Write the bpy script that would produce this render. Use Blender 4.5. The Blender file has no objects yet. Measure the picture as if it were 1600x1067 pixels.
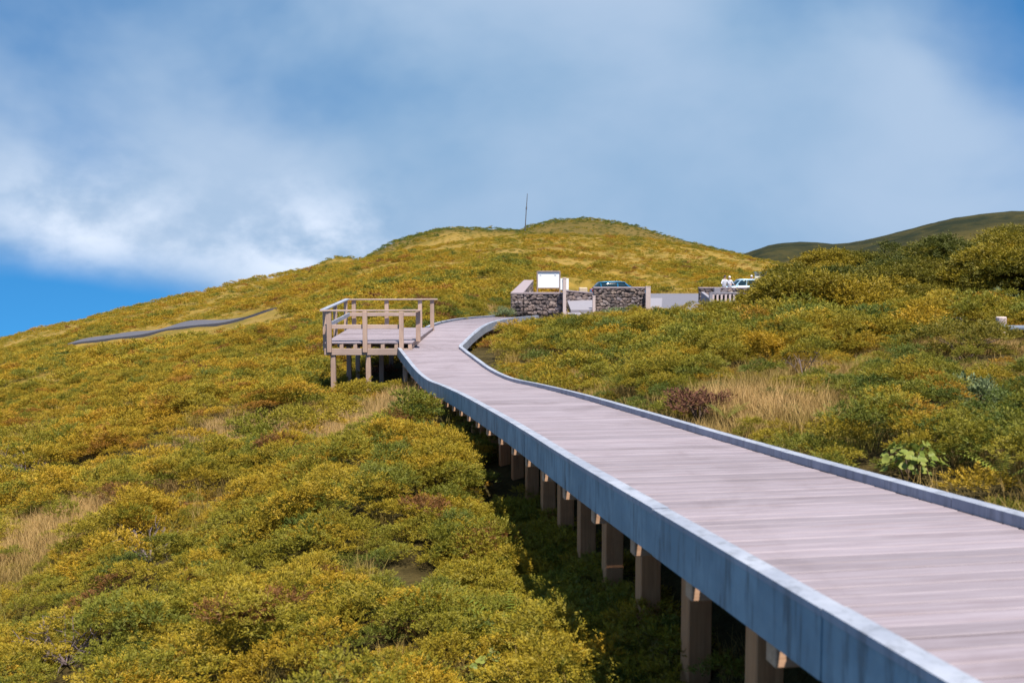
import bpy, bmesh, math, random
import numpy as np
from mathutils import Vector, Matrix

random.seed(7)
rng = np.random.default_rng(11)
scn = bpy.context.scene
C = scn.collection
R = math.radians

# ------------------------------------------------------------------ camera
F = 1565.0                       # focal length in photo pixels (1600 wide)
HOR = 420.0                      # row of the level horizon
PHI = math.atan((533.5 - HOR) / F)
cam = bpy.data.cameras.new('camera')
cam.lens = F / 1600 * 36
cam.sensor_width = 36
cam.clip_start = 0.1
cam.clip_end = 5000
cam.dof.use_dof = True
cam.dof.focus_distance = 24
cam.dof.aperture_fstop = 2.4
camo = bpy.data.objects.new('camera', cam)
C.objects.link(camo)
camo.location = (0, 0, 0)
camo.rotation_euler = (math.pi / 2 - PHI, 0, 0)
scn.camera = camo

# ------------------------------------------------------------------ light, sky, exposure
SUN_AZ = (0.39, -0.921)           # horizontal direction towards the sun: right and behind the camera
SUN_EL = R(66)
sun = bpy.data.lights.new('sun', 'SUN')
sun.energy = 4.8
sun.angle = R(0.53)
sun.color = (1.0, 0.93, 0.82)
suno = bpy.data.objects.new('sun', sun)
C.objects.link(suno)
sd = Vector((SUN_AZ[0] * math.cos(SUN_EL), SUN_AZ[1] * math.cos(SUN_EL), math.sin(SUN_EL))).normalized()
suno.rotation_euler = sd.to_track_quat('Z', 'Y').to_euler()

world = bpy.data.worlds.new('World')
scn.world = world
world.use_nodes = True
wt = world.node_tree
wt.nodes.clear()


class NT:
    """small helper for node trees"""
    def __init__(s, tree): s.t = tree
    def n(s, kind, **kw):
        nd = s.t.nodes.new(kind)
        for k, v in kw.items(): setattr(nd, k, v)
        return nd
    def l(s, a, b): s.t.links.new(a, b)
    def math(s, op, a, b=None, c=None, clamp=False):
        nd = s.t.nodes.new('ShaderNodeMath'); nd.operation = op; nd.use_clamp = clamp
        for i, v in enumerate((a, b, c)):
            if v is None: continue
            if isinstance(v, (int, float)): nd.inputs[i].default_value = v
            else: s.l(v, nd.inputs[i])
        return nd.outputs[0]
    def mix(s, f, a, b, kind='RGBA', blend='MIX'):
        nd = s.t.nodes.new('ShaderNodeMix'); nd.data_type = kind
        if kind == 'RGBA': nd.blend_type = blend
        ins = {'RGBA': (0, 6, 7), 'FLOAT': (0, 2, 3)}[kind]
        for i, v in zip(ins, (f, a, b)):
            if isinstance(v, (int, float)): nd.inputs[i].default_value = v
            elif isinstance(v, tuple): nd.inputs[i].default_value = (*v, 1) if len(v) == 3 else v
            else: s.l(v, nd.inputs[i])
        return nd.outputs[2 if kind == 'RGBA' else 0]
    def noise(s, vec, scale, detail=4, rough=.55, dist=0):
        nd = s.t.nodes.new('ShaderNodeTexNoise')
        nd.inputs['Scale'].default_value = scale; nd.inputs['Detail'].default_value = detail
        nd.inputs['Roughness'].default_value = rough; nd.inputs['Distortion'].default_value = dist
        if vec is not None: s.l(vec, nd.inputs['Vector'])
        return nd.outputs['Fac']
    def ramp(s, fac, stops, interp='LINEAR'):
        nd = s.t.nodes.new('ShaderNodeValToRGB'); cr = nd.color_ramp; cr.interpolation = interp
        while len(cr.elements) < len(stops): cr.elements.new(.5)
        for e, (p, c) in zip(cr.elements, stops):
            e.position = p; e.color = (*c, 1) if len(c) == 3 else c
        s.l(fac, nd.inputs[0])
        return nd.outputs[0]
    def smooth(s, v, a, b):
        nd = s.t.nodes.new('ShaderNodeMapRange'); nd.interpolation_type = 'SMOOTHSTEP'
        s.l(v, nd.inputs[0]); nd.inputs[1].default_value = a; nd.inputs[2].default_value = b
        return nd.outputs[0]


def pdir(x, y):
    """direction through photo pixel (x, y)"""
    u = (x - 800) / F; v = -(y - 533.5) / F
    return Vector((u, math.cos(PHI) + v * math.sin(PHI), -math.sin(PHI) + v * math.cos(PHI)))


def P(x, y, d):
    """point at forward distance d seen at photo pixel (x, y)"""
    w = pdir(x, y)
    return w * (d / w.y)


w = NT(wt)
co = w.n('ShaderNodeTexCoord').outputs['Generated']
sky = w.n('ShaderNodeTexSky', sky_type='NISHITA')
sky.sun_disc = False
sky.sun_elevation = SUN_EL
sky.sun_rotation = math.atan2(SUN_AZ[0], SUN_AZ[1])
sky.altitude = 1000
sky.air_density = 1.0
sky.dust_density = 0.2
sky.ozone_density = 3.0
sep = w.n('ShaderNodeSeparateXYZ'); w.l(co, sep.inputs[0])
zz = w.math('ADD', w.math('MAXIMUM', sep.outputs[2], -.08), 0.32)   # mountain-top view: the sea haze below the horizon is as blue as the sky
cmb = w.n('ShaderNodeCombineXYZ'); w.l(sep.outputs[0], cmb.inputs[0]); w.l(sep.outputs[1], cmb.inputs[1]); w.l(zz, cmb.inputs[2])
nrm = w.n('ShaderNodeVectorMath', operation='NORMALIZE'); w.l(cmb.outputs[0], nrm.inputs[0])
w.l(nrm.outputs[0], sky.inputs[0])
blue = w.mix(1.0, sky.outputs[0], (0.022, 0.070, 0.092), blend='MULTIPLY')
# clouds: fbm in direction space plus soft banks
stretch = w.n('ShaderNodeMapping'); stretch.inputs['Scale'].default_value = (1, 1, 1.5); w.l(co, stretch.inputs[0])
n1 = w.noise(stretch.outputs[0], 3.2, 5, .50, .15)
n2 = w.noise(stretch.outputs[0], 9.0, 6, .55, .1)


def lobe(x, y, px, amp):
    d = pdir(x, y).normalized()
    k = 1.0 / (px / F) ** 2
    vm = w.n('ShaderNodeVectorMath', operation='DOT_PRODUCT'); w.l(co, vm.inputs[0]); vm.inputs[1].default_value = d
    e = w.math('EXPONENT', w.math('MULTIPLY', w.math('SUBTRACT', vm.outputs['Value'], 1.0), k))
    return w.math('MULTIPLY', e, amp)


cov = w.math('ADD', w.math('MULTIPLY', n1, 1.3), w.math('MULTIPLY', n2, .16))
for a in ((1000, 260, 260, .28), (1250, 200, 190, .22), (560, 160, 170, .14), (230, 150, 150, .12), (1100, 400, 260, .2),
          (130, 268, 70, -.48), (380, 270, 110, -.26), (800, 60, 260, .10), (450, 60, 200, .10), (1620, 60, 110, -.30), (0, 10, 130, -.12), (50, 530, 110, -1.15), (250, 470, 70, -.25),
          (50, 350, 95, .55), (190, 345, 90, .42), (340, 380, 90, .22), (470, 390, 80, .5), (600, 385, 80, .3)):
    cov = w.math('ADD', cov, lobe(*a))
fac = w.smooth(cov, .34, 1.16)
puff = None
for a in ((70, 365, 75, .8), (190, 360, 60, .55), (450, 385, 62, 1.0), (550, 392, 55, .7), (320, 385, 60, .45)):
    l_ = lobe(*a); puff = l_ if puff is None else w.math('ADD', puff, l_)
puff = w.math('MULTIPLY', puff, w.smooth(n2, .36, .62), clamp=True)
cloudcol = w.mix(puff, w.mix(w.smooth(n1, .3, .7), (.155, .25, .37), (.25, .325, .43)), (.44, .49, .57))
final = w.mix(w.math('MULTIPLY', fac, .93), blue, cloudcol)
bg = w.n('ShaderNodeBackground'); bg.inputs[1].default_value = 1.0
w.l(final, bg.inputs[0])
wo = w.n('ShaderNodeOutputWorld'); w.l(bg.outputs[0], wo.inputs[0])

scn.view_settings.view_transform = 'Standard'
scn.view_settings.look = 'None'
scn.view_settings.exposure = 0.9
scn.view_settings.gamma = 1.0
scn.view_settings.use_curve_mapping = False


# ------------------------------------------------------------------ materials
def newmat(name):
    m = bpy.data.materials.new(name); m.use_nodes = True
    t = NT(m.node_tree); b = m.node_tree.nodes['Principled BSDF']
    return m, t, b


def bump(t, b, h, strength=.3, dist=.02):
    nd = t.n('ShaderNodeBump'); nd.inputs['Strength'].default_value = strength; nd.inputs['Distance'].default_value = dist
    t.l(h, nd.inputs['Height']); t.l(nd.outputs[0], b.inputs['Normal'])


def plain(name, col, rough=.6, metal=0, var=.12, scale=8):
    m, t, b = newmat(name)
    o = t.n('ShaderNodeTexCoord').outputs['Object']
    n = t.noise(o, scale, 5)
    dark = tuple(c * (1 - var) for c in col); lite = tuple(min(1, c * (1 + var)) for c in col)
    t.l(t.mix(n, dark, lite), b.inputs['Base Color'])
    b.inputs['Roughness'].default_value = rough; b.inputs['Metallic'].default_value = metal
    return m


def wood(name, a, bcol, c, axis=0, fine=60, rough=.75, stain=.35):
    """weathered timber, grain along the given local axis, a random tone for each board"""
    m, t, b = newmat(name)
    o = t.n('ShaderNodeTexCoord').outputs['Object']
    oi = t.n('ShaderNodeObjectInfo')
    off = t.n('ShaderNodeVectorMath', operation='SCALE'); off.inputs[0].default_value = (37, 51, 23); t.l(oi.outputs['Random'], off.inputs['Scale'])
    ad = t.n('ShaderNodeVectorMath', operation='ADD'); t.l(o, ad.inputs[0]); t.l(off.outputs[0], ad.inputs[1])
    mp = t.n('ShaderNodeMapping'); sc = [fine] * 3; sc[axis] = fine * .03
    mp.inputs['Scale'].default_value = sc; t.l(ad.outputs[0], mp.inputs[0])
    g = t.noise(mp.outputs[0], 1, 5, .6)
    mp2 = t.n('ShaderNodeMapping'); sc = [9] * 3; sc[axis] = 1.2
    mp2.inputs['Scale'].default_value = sc; t.l(ad.outputs[0], mp2.inputs[0])
    blot = t.noise(mp2.outputs[0], 1, 4, .6)
    base = t.mix(t.smooth(g, .3, .72), a, bcol)
    base = t.mix(t.math('MULTIPLY', t.smooth(blot, .5, .75), stain), base, c)
    gp = t.n('ShaderNodeNewGeometry').outputs['Position']
    dirt = t.noise(gp, .8, 6, .68, .6)
    base = t.mix(t.math('MULTIPLY', t.smooth(dirt, .46, .72), .38), base, tuple(q * .62 for q in c))
    hsv = t.n('ShaderNodeHueSaturation')
    t.l(t.math('ADD', t.math('MULTIPLY', oi.outputs['Random'], .28), .88), hsv.inputs['Value'])
    t.l(base, hsv.inputs['Color'])
    t.l(hsv.outputs[0], b.inputs['Base Color'])
    b.inputs['Roughness'].default_value = rough
    bump(t, b, g, .35, .004)
    return m


M = {}
M['plank'] = wood('weathered deck timber', (.185, .15, .17), (.265, .225, .255), (.145, .10, .105), 0, 70, .7, .45)
M['rail'] = wood('pinkish rail timber', (.37, .245, .185), (.46, .32, .25), (.28, .18, .14), 2, 50, .7, .4)
M['railx'] = wood('pinkish rail timber lengthwise', (.36, .25, .205), (.44, .33, .28), (.29, .20, .165), 0, 50, .7, .4)
M['post'] = wood('brown post timber', (.48, .205, .085), (.58, .28, .13), (.28, .115, .05), 2, 50, .7, .5)
M['beam'] = wood('brown crossbeam timber', (.40, .23, .14), (.50, .31, .20), (.27, .15, .09), 0, 50, .7, .4)


def fascia_mat(name, a, bc, c):
    """blue-grey board with vertical water streaks"""
    m, t, b = newmat(name)
    g = t.n('ShaderNodeTexCoord').outputs['Object']
    mp = t.n('ShaderNodeMapping'); mp.inputs['Scale'].default_value = (6, 6, .9); t.l(g, mp.inputs[0])
    st = t.noise(mp.outputs[0], 1.6, 6, .65)
    mp3 = t.n('ShaderNodeMapping'); mp3.inputs['Scale'].default_value = (26, 26, 1.6); t.l(g, mp3.inputs[0])
    st2 = t.noise(mp3.outputs[0], 1.0, 3, .6)
    bl = t.noise(g, 2.3, 5, .6)
    col = t.mix(t.smooth(bl, .35, .68), a, bc)
    col = t.mix(t.math('MULTIPLY', t.smooth(st, .48, .68), .75), col, c)
    col = t.mix(t.math('MULTIPLY', t.smooth(st2, .55, .72), .6), col, c)
    t.l(col, b.inputs['Base Color']); b.inputs['Roughness'].default_value = .6
    bump(t, b, st2, .25, .004)
    return m


M['fascia'] = fascia_mat('blue shade tinted fascia', (.15, .235, .30), (.225, .325, .395), (.05, .075, .10))  # sky blue of the shaded side is put into the board colour
M['kerb'] = fascia_mat('grey blue kerb timber', (.23, .25, .31), (.31, .33, .39), (.15, .16, .19))


def terrain_mat():
    m, t, b = newmat('heath ground')
    o = t.n('ShaderNodeTexCoord').outputs['Object']
    at = t.n('ShaderNodeAttribute', attribute_name='heath_shade').outputs['Fac']     # 0 golden heath, 1 dark heath with the far hill's cloud shadow painted in
    big = t.noise(o, .055, 5, .6); mid = t.noise(o, .35, 5, .62, .4); fine = t.noise(o, 2.4, 6, .7)
    gold = t.mix(t.smooth(mid, .36, .66), (.13, .10, .018), (.27, .17, .035))
    gold = t.mix(t.smooth(big, .45, .68), gold, (.25, .165, .045))
    gold = t.mix(t.smooth(fine, .56, .72), gold, (.05, .055, .012))
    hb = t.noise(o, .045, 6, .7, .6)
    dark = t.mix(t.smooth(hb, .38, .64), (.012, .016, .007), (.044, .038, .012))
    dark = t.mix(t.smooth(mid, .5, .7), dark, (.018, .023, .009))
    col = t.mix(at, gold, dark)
    soil = t.n('ShaderNodeAttribute', attribute_name='soil').outputs['Fac']
    col = t.mix(soil, col, t.mix(t.smooth(fine, .35, .65), (.014, .013, .006), (.055, .042, .016)))
    t.l(col, b.inputs['Base Color']); b.inputs['Roughness'].default_value = .95
    b.inputs['Specular IOR Level'].default_value = .1
    bump(t, b, fine, .8, .25)
    return m


M['terrain'] = terrain_mat()
M['asphalt'] = plain('grey asphalt', (.13, .125, .15), .9, 0, .18, 3)
M['asphalt_dark'] = plain('dark road asphalt', (.075, .073, .09), .9, 0, .15, 2)
M['concrete'] = plain('pale concrete', (.22, .205, .235), .85, 0, .12, 5)
M['cap'] = plain('mauve grey wall coping', (.26, .21, .225), .85, 0, .15, 6)
M['mortar'] = plain('dark mortar', (.075, .06, .055), .95, 0, .3, 14)
M['white'] = plain('white painted panel', (.82, .82, .84), .5, 0, .03, 3)
M['frame'] = plain('grey brown sign frame', (.28, .21, .20), .7)
M['palepost'] = plain('pale timber post', (.50, .40, .38), .8, 0, .15, 9)
M['pole'] = plain('dark mast metal', (.10, .09, .09), .6)
M['logblue'] = plain('blue grey weathered log', (.10, .13, .19), .7, 0, .3, 9)
M['tan'] = plain('tan stone', (.48, .38, .27), .9, 0, .2, 7)
M['cream'] = plain('cream panel', (.66, .62, .50), .6, 0, .06, 5)
M['teal'] = plain('teal roof strip', (.03, .16, .22), .5)
M['carblue'] = plain('blue car paint', (.02, .21, .42), .3, .1, .04, 2)
M['carlight'] = plain('pale blue car paint', (.38, .56, .68), .3, .1, .04, 2)
M['glass'] = plain('dark car glass', (.012, .03, .04), .08, 0, .1, 2)
M['tyre'] = plain('black tyre rubber', (.02, .02, .02), .9)
M['rim'] = plain('silver wheel rim', (.5, .5, .52), .35, .8)
M['lamp'] = plain('clear car lamp', (.7, .7, .7), .2)
M['redlamp'] = plain('red car lamp', (.4, .02, .02), .3)
M['skin'] = plain('skin', (.50, .27, .19), .6, 0, .05)
M['shirt'] = plain('white shirt cloth', (.58, .58, .62), .8, 0, .05)
M['blueshirt'] = plain('blue shirt cloth', (.08, .16, .42), .8, 0, .08)
M['trousers'] = plain('dark trousers cloth', (.05, .06, .09), .85, 0, .1)
M['hair'] = plain('dark hair', (.04, .025, .02), .7)
M['graphics'] = plain('grey print', (.55, .58, .62), .6)


def stone_mat():
    m, t, b = newmat('volcanic stone')
    o = t.n('ShaderNodeTexCoord').outputs['Object']
    r = t.n('ShaderNodeObjectInfo').outputs['Random']
    c = t.ramp(r, [(0, (.07, .058, .06)), (.35, (.14, .105, .10)), (.65, (.22, .16, .14)), (.85, (.18, .15, .16)), (1, (.36, .27, .22))])
    n = t.noise(o, 4, 5, .65)
    t.l(t.mix(1.0, c, t.mix(n, (.7, .7, .7), (1.25, 1.25, 1.25)), blend='MULTIPLY'), b.inputs['Base Color'])
    b.inputs['Roughness'].default_value = .9
    bump(t, b, n, .5, .03)
    return m


M['stone'] = stone_mat()


def leaf_mat(name, inner, ramp, trans=.25, rough=.6, inst=True):
    """foliage: woody green inside, coloured fresh tips; the tint differs from plant to plant"""
    m, t, b = newmat(name)
    tip = t.n('ShaderNodeAttribute', attribute_name='tip').outputs['Fac']
    if inst:
        tn = t.n('ShaderNodeAttribute', attribute_type='INSTANCER', attribute_name='tint').outputs['Fac']
    else:
        tn = t.n('ShaderNodeAttribute', attribute_name='shade').outputs['Fac']
    tc = t.ramp(tn, ramp)
    col = t.mix(tip, t.mix(.35, inner, tc), tc)
    t.l(col, b.inputs['Base Color'])
    b.inputs['Roughness'].default_value = rough
    b.inputs['Specular IOR Level'].default_value = .25
    tr = t.n('ShaderNodeBsdfTranslucent'); t.l(col, tr.inputs['Color'])
    mx = t.n('ShaderNodeMixShader'); mx.inputs[0].default_value = trans
    out = m.node_tree.nodes['Material Output']
    t.l(b.outputs[0], mx.inputs[1]); t.l(tr.outputs[0], mx.inputs[2]); t.l(mx.outputs[0], out.inputs[0])
    return m


GOLD = [(0, (.13, .165, .024)), (.25, (.28, .25, .020)), (.5, (.46, .325, .022)), (.75, (.60, .35, .02)), (.9, (.40, .165, .022)), (1, (.20, .075, .04))]
M['juniper'] = leaf_mat('golden juniper foliage', (.035, .045, .010), GOLD)
M['thicket'] = leaf_mat('thicket foliage', (.03, .036, .008), [(0, (.11, .115, .014)), (.4, (.30, .23, .014)), (.75, (.50, .32, .016)), (1, (.28, .13, .018))])
M['grass'] = leaf_mat('dry grass blades', (.20, .15, .04), [(0, (.17, .18, .025)), (.4, (.34, .23, .06)), (1, (.54, .34, .14))], .4)
M['herb'] = leaf_mat('grey green herb leaves', (.09, .12, .045), [(0, (.16, .20, .085)), (1, (.25, .28, .14))], .3, .6, False)
M['broad'] = leaf_mat('bright green broad leaves', (.10, .15, .025), [(0, (.13, .19, .035)), (1, (.27, .29, .06))], .35, .5, False)
M['fern'] = leaf_mat('yellow green fern fronds', (.11, .15, .02), [(0, (.15, .19, .025)), (1, (.26, .27, .035))], .4, .6, False)
M['rust'] = leaf_mat('rust brown foliage', (.07, .03, .02), [(0, (.13, .055, .035)), (1, (.20, .085, .045))], .2, .8, False)
M['bush'] = leaf_mat('golden olive bush foliage', (.07, .07, .012), [(0, (.15, .14, .016)), (1, (.30, .22, .018))], .3, .6, False)
M['twig'] = plain('bare grey twigs', (.15, .11, .11), .9, 0, .25, 5)
M['bark'] = plain('brown bark', (.10, .065, .045), .9, 0, .25, 9)


# ------------------------------------------------------------------ mesh helpers
class MB:
    def __init__(s): s.v = []; s.f = []
    def add(s, vs, fs):
        o = len(s.v); s.v += [tuple(v) for v in vs]; s.f += [tuple(i + o for i in f) for f in fs]
    def box(s, c, size, mat=None):
        x, y, z = (q / 2 for q in size)
        vs = [Vector((sx * x, sy * y, sz * z)) for sz in (-1, 1) for sx, sy in ((-1, -1), (1, -1), (1, 1), (-1, 1))]
        if mat is not None: vs = [mat @ v for v in vs]
        vs = [v + Vector(c) for v in vs]
        s.add(vs, [(0, 3, 2, 1), (4, 5, 6, 7), (0, 1, 5, 4), (1, 2, 6, 5), (2, 3, 7, 6), (3, 0, 4, 7)])
    def hexa(s, b, t):
        s.add(list(b) + list(t), [(0, 3, 2, 1), (4, 5, 6, 7), (0, 1, 5, 4), (1, 2, 6, 5), (2, 3, 7, 6), (3, 0, 4, 7)])
    def tube(s, pts, rad, n=8):
        pts = [Vector(p) for p in pts]
        if not hasattr(rad, '__len__'): rad = [rad] * len(pts)
        o = len(s.v)
        for i, p in enumerate(pts):
            d = (pts[min(i + 1, len(pts) - 1)] - pts[max(i - 1, 0)]).normalized()
            a = d.orthogonal().normalized(); b = d.cross(a)
            for k in range(n):
                q = 2 * math.pi * k / n
                s.v.append(tuple(p + (a * math.cos(q) + b * math.sin(q)) * rad[i]))
        for i in range(len(pts) - 1):
            for k in range(n):
                s.f.append((o + i * n + k, o + i * n + (k + 1) % n, o + (i + 1) * n + (k + 1) % n, o + (i + 1) * n + k))
        s.f.append(tuple(o + k for k in reversed(range(n))))
        s.f.append(tuple(o + (len(pts) - 1) * n + k for k in range(n)))
    def mesh(s, name, mat, bevel=0, smooth=False):
        me = bpy.data.meshes.new(name); me.from_pydata(s.v, [], s.f); me.update()
        if bevel:
            bm = bmesh.new(); bm.from_mesh(me)
            bmesh.ops.bevel(bm, geom=bm.edges[:], offset=bevel, segments=1, affect='EDGES', clamp_overlap=True)
            bm.to_mesh(me); bm.free()
        if smooth: me.shade_smooth()
        if mat: me.materials.append(M[mat])
        return me
    def build(s, name, mat, parent=None, bevel=0, smooth=False):
        return obj(name, s.mesh(name, mat, bevel, smooth), parent)


def obj(name, me, parent=None, mw=None):
    o = bpy.data.objects.new(name, me); C.objects.link(o)
    if mw is not None: o.matrix_world = mw
    if parent is not None:
        o.parent = parent
        o.matrix_parent_inverse = Matrix.Translation(parent.location).inverted() if parent.rotation_euler[2] == 0 else parent_matrix(parent).inverted()
    return o


def parent_matrix(o):
    return Matrix.LocRotScale(o.location, o.rotation_euler, o.scale)


def tag(o, label=None, cat=None, group=None, kind=None):
    for k, v in (('label', label), ('category', cat), ('group', group), ('kind', kind)):
        if v: o[k] = v
    return o


def thing(name, loc, label, cat, group=None):
    o = bpy.data.objects.new(name, None); C.objects.link(o); o.location = loc; o.empty_display_size = .2
    return tag(o, label, cat, group)


# ------------------------------------------------------------------ noise in numpy
_perm = np.random.default_rng(3).random((256, 256))


def vnoise(x, y):
    xi = np.floor(x).astype(int); yi = np.floor(y).astype(int); fx = x - xi; fy = y - yi
    fx = fx * fx * (3 - 2 * fx); fy = fy * fy * (3 - 2 * fy)
    g = lambda a, b: _perm[a & 255, b & 255]
    return (g(xi, yi) * (1 - fx) + g(xi + 1, yi) * fx) * (1 - fy) + (g(xi, yi + 1) * (1 - fx) + g(xi + 1, yi + 1) * fx) * fy


def fbm(x, y, s, oct=4):
    r = 0; a = .5; tot = 0
    for i in range(oct):
        r = r + a * vnoise(x / s + 17 * i, y / s + 31 * i); tot += a; a *= .5; s *= .5
    return r / tot


def sstep(v, a, b):
    t = np.clip((v - a) / (b - a), 0, 1); return t * t * (3 - 2 * t)


# ------------------------------------------------------------------ boardwalk line: forward distance, lateral position, height of kerb top
KN = np.array([(-4, 3.62, -.86), (1, 2.85, -1.185), (5, 2.23, -1.44), (8.9, 1.63, -1.70), (13.4, 1.0, -2.0), (16.7, .44, -2.19), (19.8, -.09, -2.39),
               (21.7, -.43, -2.52), (24.9, -1.03, -2.74), (28.5, -1.70, -2.82), (31, -2.2, -2.75), (33.4, -2.68, -2.66), (33.9, -2.78, -2.63), (34.05, -2.78, -2.61), (34.6, -2.70, -2.55), (36, -2.49, -2.38), (38.5, -2.12, -2.18),
               (42, -1.55, -2.14), (46, -.82, -2.22), (50, .0, -2.34), (55, 1.0, -2.45), (60, 2.0, -2.5)], float)


def pchip(xk, yk):
    h = np.diff(xk); dl = np.diff(yk) / h
    m = np.zeros(len(xk)); m[0] = dl[0]; m[-1] = dl[-1]
    for i in range(1, len(xk) - 1):
        m[i] = (dl[i - 1] * h[i] + dl[i] * h[i - 1]) / (h[i] + h[i - 1])
    def f(x):
        x = np.asarray(x, float); i = np.clip(np.searchsorted(xk, x) - 1, 0, len(xk) - 2)
        t = np.clip((x - xk[i]) / h[i], -.5, 1.5)
        return (yk[i] * (1 + 2 * t) * (1 - t) ** 2 + m[i] * h[i] * t * (1 - t) ** 2 + yk[i + 1] * t * t * (3 - 2 * t) + m[i + 1] * h[i] * t * t * (t - 1))
    return f


bwX = pchip(KN[:, 0], KN[:, 1]); bwZ = pchip(KN[:, 0], KN[:, 2])
HW = 1.06                        # half width of the walkway


def frame(Y):
    """centre, unit tangent, unit right vector at forward distance Y"""
    c = Vector((float(bwX(Y)), Y, float(bwZ(Y))))
    e = .15
    t = Vector((float(bwX(Y + e) - bwX(Y - e)), 2 * e, float(bwZ(Y + e) - bwZ(Y - e)))).normalized()
    r = t.cross(Vector((0, 0, 1))).normalized()
    return c, t, r


# ------------------------------------------------------------------ terrain
cps = []


def cp(x, d, y): cps.append(((x - 800) / F, math.log(d), P(x, y, d).z / d))
def cz(x, d, z): cps.append(((x - 800) / F, math.log(d), z / d))


for x in (-600, -150, 150, 400, 600):
    u = (x - 800) / F
    for d in (2.5, 5, 9, 14, 22, 34, 50):
        if x == 600 and d in (34, 22): continue
        cz(x, d, -3.62 + (.25 * u + .046) * d)
for x, d, y in ((1074, 5.8, 1260), (845, 10.6, 940), (804, 12.3, 878), (764, 14.8, 775), (732, 17.9, 716), (672, 24, 632), (600, 33, 612), (521, 32.5, 632), (470, 33, 625), (570, 37, 592), (640, 33, 600), (560, 27, 650),
                (-600, 90, 760), (-600, 210, 740), (-150, 90, 630), (-150, 150, 595), (-150, 215, 572), (-150, 320, 620), (0, 90, 590), (0, 140, 556), (0, 210, 534), (0, 320, 560),
                (200, 80, 556), (200, 115, 527), (200, 150, 500), (200, 205, 484), (200, 320, 520), (400, 80, 512), (400, 107, 494), (400, 150, 460), (400, 200, 441), (400, 320, 470),
                (600, 80, 466), (600, 120, 430), (600, 190, 404), (600, 320, 420), (800, 50, 501), (800, 62, 482), (800, 78, 452), (800, 105, 422), (800, 145, 393), (800, 190, 373), (800, 320, 398),
                (1000, 50, 503), (1000, 62, 484), (1000, 90, 459), (1000, 108, 443), (1000, 145, 408), (1000, 190, 378), (1000, 320, 402),
                (1150, 52, 500), (1150, 64, 482), (1150, 92, 457), (1150, 112, 444), (1150, 150, 422), (1150, 200, 401), (1150, 320, 425),
                (1250, 200, 421), (1250, 320, 440), (1250, 64, 476), (1250, 95, 458), (1450, 60, 470), (1450, 120, 455), (1450, 250, 440), (1800, 60, 470), (1800, 150, 450), (1800, 300, 440)):
    cp(x, d, y)
for x, d, z in ((1600, 6.1, -1.95), (1600, 9, -1.85), (1600, 14, -1.75), (1600, 22, -1.62), (1600, 30, -1.5), (1600, 42, -1.6), (1300, 8.6, -2.08), (1300, 14, -1.98), (1300, 22, -1.88), (1300, 32, -1.85), (1300, 44, -2.0),
                (1044, 13.2, -2.38), (1100, 22, -2.15), (1100, 32, -2.15), (1100, 42, -2.42), (919, 18.1, -2.72), (816, 23.6, -3.05), (960, 27, -2.6), (900, 34, -2.6), (900, 44, -2.65), (775, 28.4, -3.2), (735, 33, -3.05), (785, 38, -3.0), (815, 46, -2.9),
                (690, 39, -2.5), (730, 44, -2.45), (1600, 3, -2.9), (2400, 3, -2.0), (2400, 6, -1.6), (2400, 14, -1.5), (2400, 30, -1.3), (1074, 3, -3.5), (900, 2, -3.6), (2400, 1.2, -2.2), (900, .9, -3.5)):
    cz(x, d, z)
cps = np.array(cps)
SU, SL = 1.7, .62
_cx = cps[:, 0] * SU; _cy = cps[:, 1] * SL


def _tps(r2): return .5 * r2 * np.log(r2 + 1e-9)


_n = len(cps)
_A = np.zeros((_n + 3, _n + 3))
_A[:_n, :_n] = _tps((_cx[:, None] - _cx[None]) ** 2 + (_cy[:, None] - _cy[None]) ** 2) + np.eye(_n) * .0015
_A[:_n, _n] = 1; _A[:_n, _n + 1] = _cx; _A[:_n, _n + 2] = _cy
_A[_n:, :_n] = _A[:_n, _n:].T
_W = np.linalg.solve(_A, np.concatenate([cps[:, 2], np.zeros(3)]))


def ridge(u, d, pts, d0, wf, wb, H):
    pts = sorted(pts); xs = np.array([(p[0] - 800) / F for p in pts]); zs = np.array([P(p[0], p[1], d0).z for p in pts])
    f = pchip(xs, zs)
    zr = np.where((u < xs[0]) | (u > xs[-1]), -40, f(np.clip(u, xs[0], xs[-1])))
    q = np.where(d < d0, (d0 - d) / wf, (d - d0) / wb)
    return zr - H * q * q


HILLS = [([(440, 440), (480, 424), (510, 409), (536, 404), (560, 409), (600, 430)], 235, 45, 60, 9),
         ([(540, 430), (565, 408), (600, 389), (640, 373), (690, 360), (750, 359), (800, 362), (850, 370), (900, 392)], 265, 60, 80, 9),
         ([(770, 400), (800, 371), (830, 355), (870, 348), (920, 346), (980, 354), (1040, 369), (1080, 381), (1120, 391), (1165, 402), (1210, 425)], 300, 70, 90, 10),
         ([(1080, 440), (1130, 410), (1165, 396), (1210, 382), (1260, 379), (1310, 382), (1360, 374), (1420, 359), (1480, 345), (1540, 336), (1600, 332), (1760, 322), (1950, 335), (2300, 360)], 480, 160, 120, 26)]
MOUND = pchip(np.array([(x - 800) / F for x in (1120, 1165, 1200, 1250, 1300, 1350, 1400, 1470, 1540, 1600, 1800, 2300)]),
              np.array([P(x, y + 82, 38).z for x, y in ((1120, 520), (1165, 500), (1200, 465), (1250, 425), (1300, 404), (1350, 396), (1400, 389), (1470, 379), (1540, 366), (1600, 359), (1800, 345), (2300, 345))]))
LOT = (5.0, 34.0, 57.5, 95.0); LOTZ = -2.34


def smax(a, b, k):
    h = np.clip(.5 + .5 * (a - b) / k, 0, 1); return b * (1 - h) + a * h + k * h * (1 - h)


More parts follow.
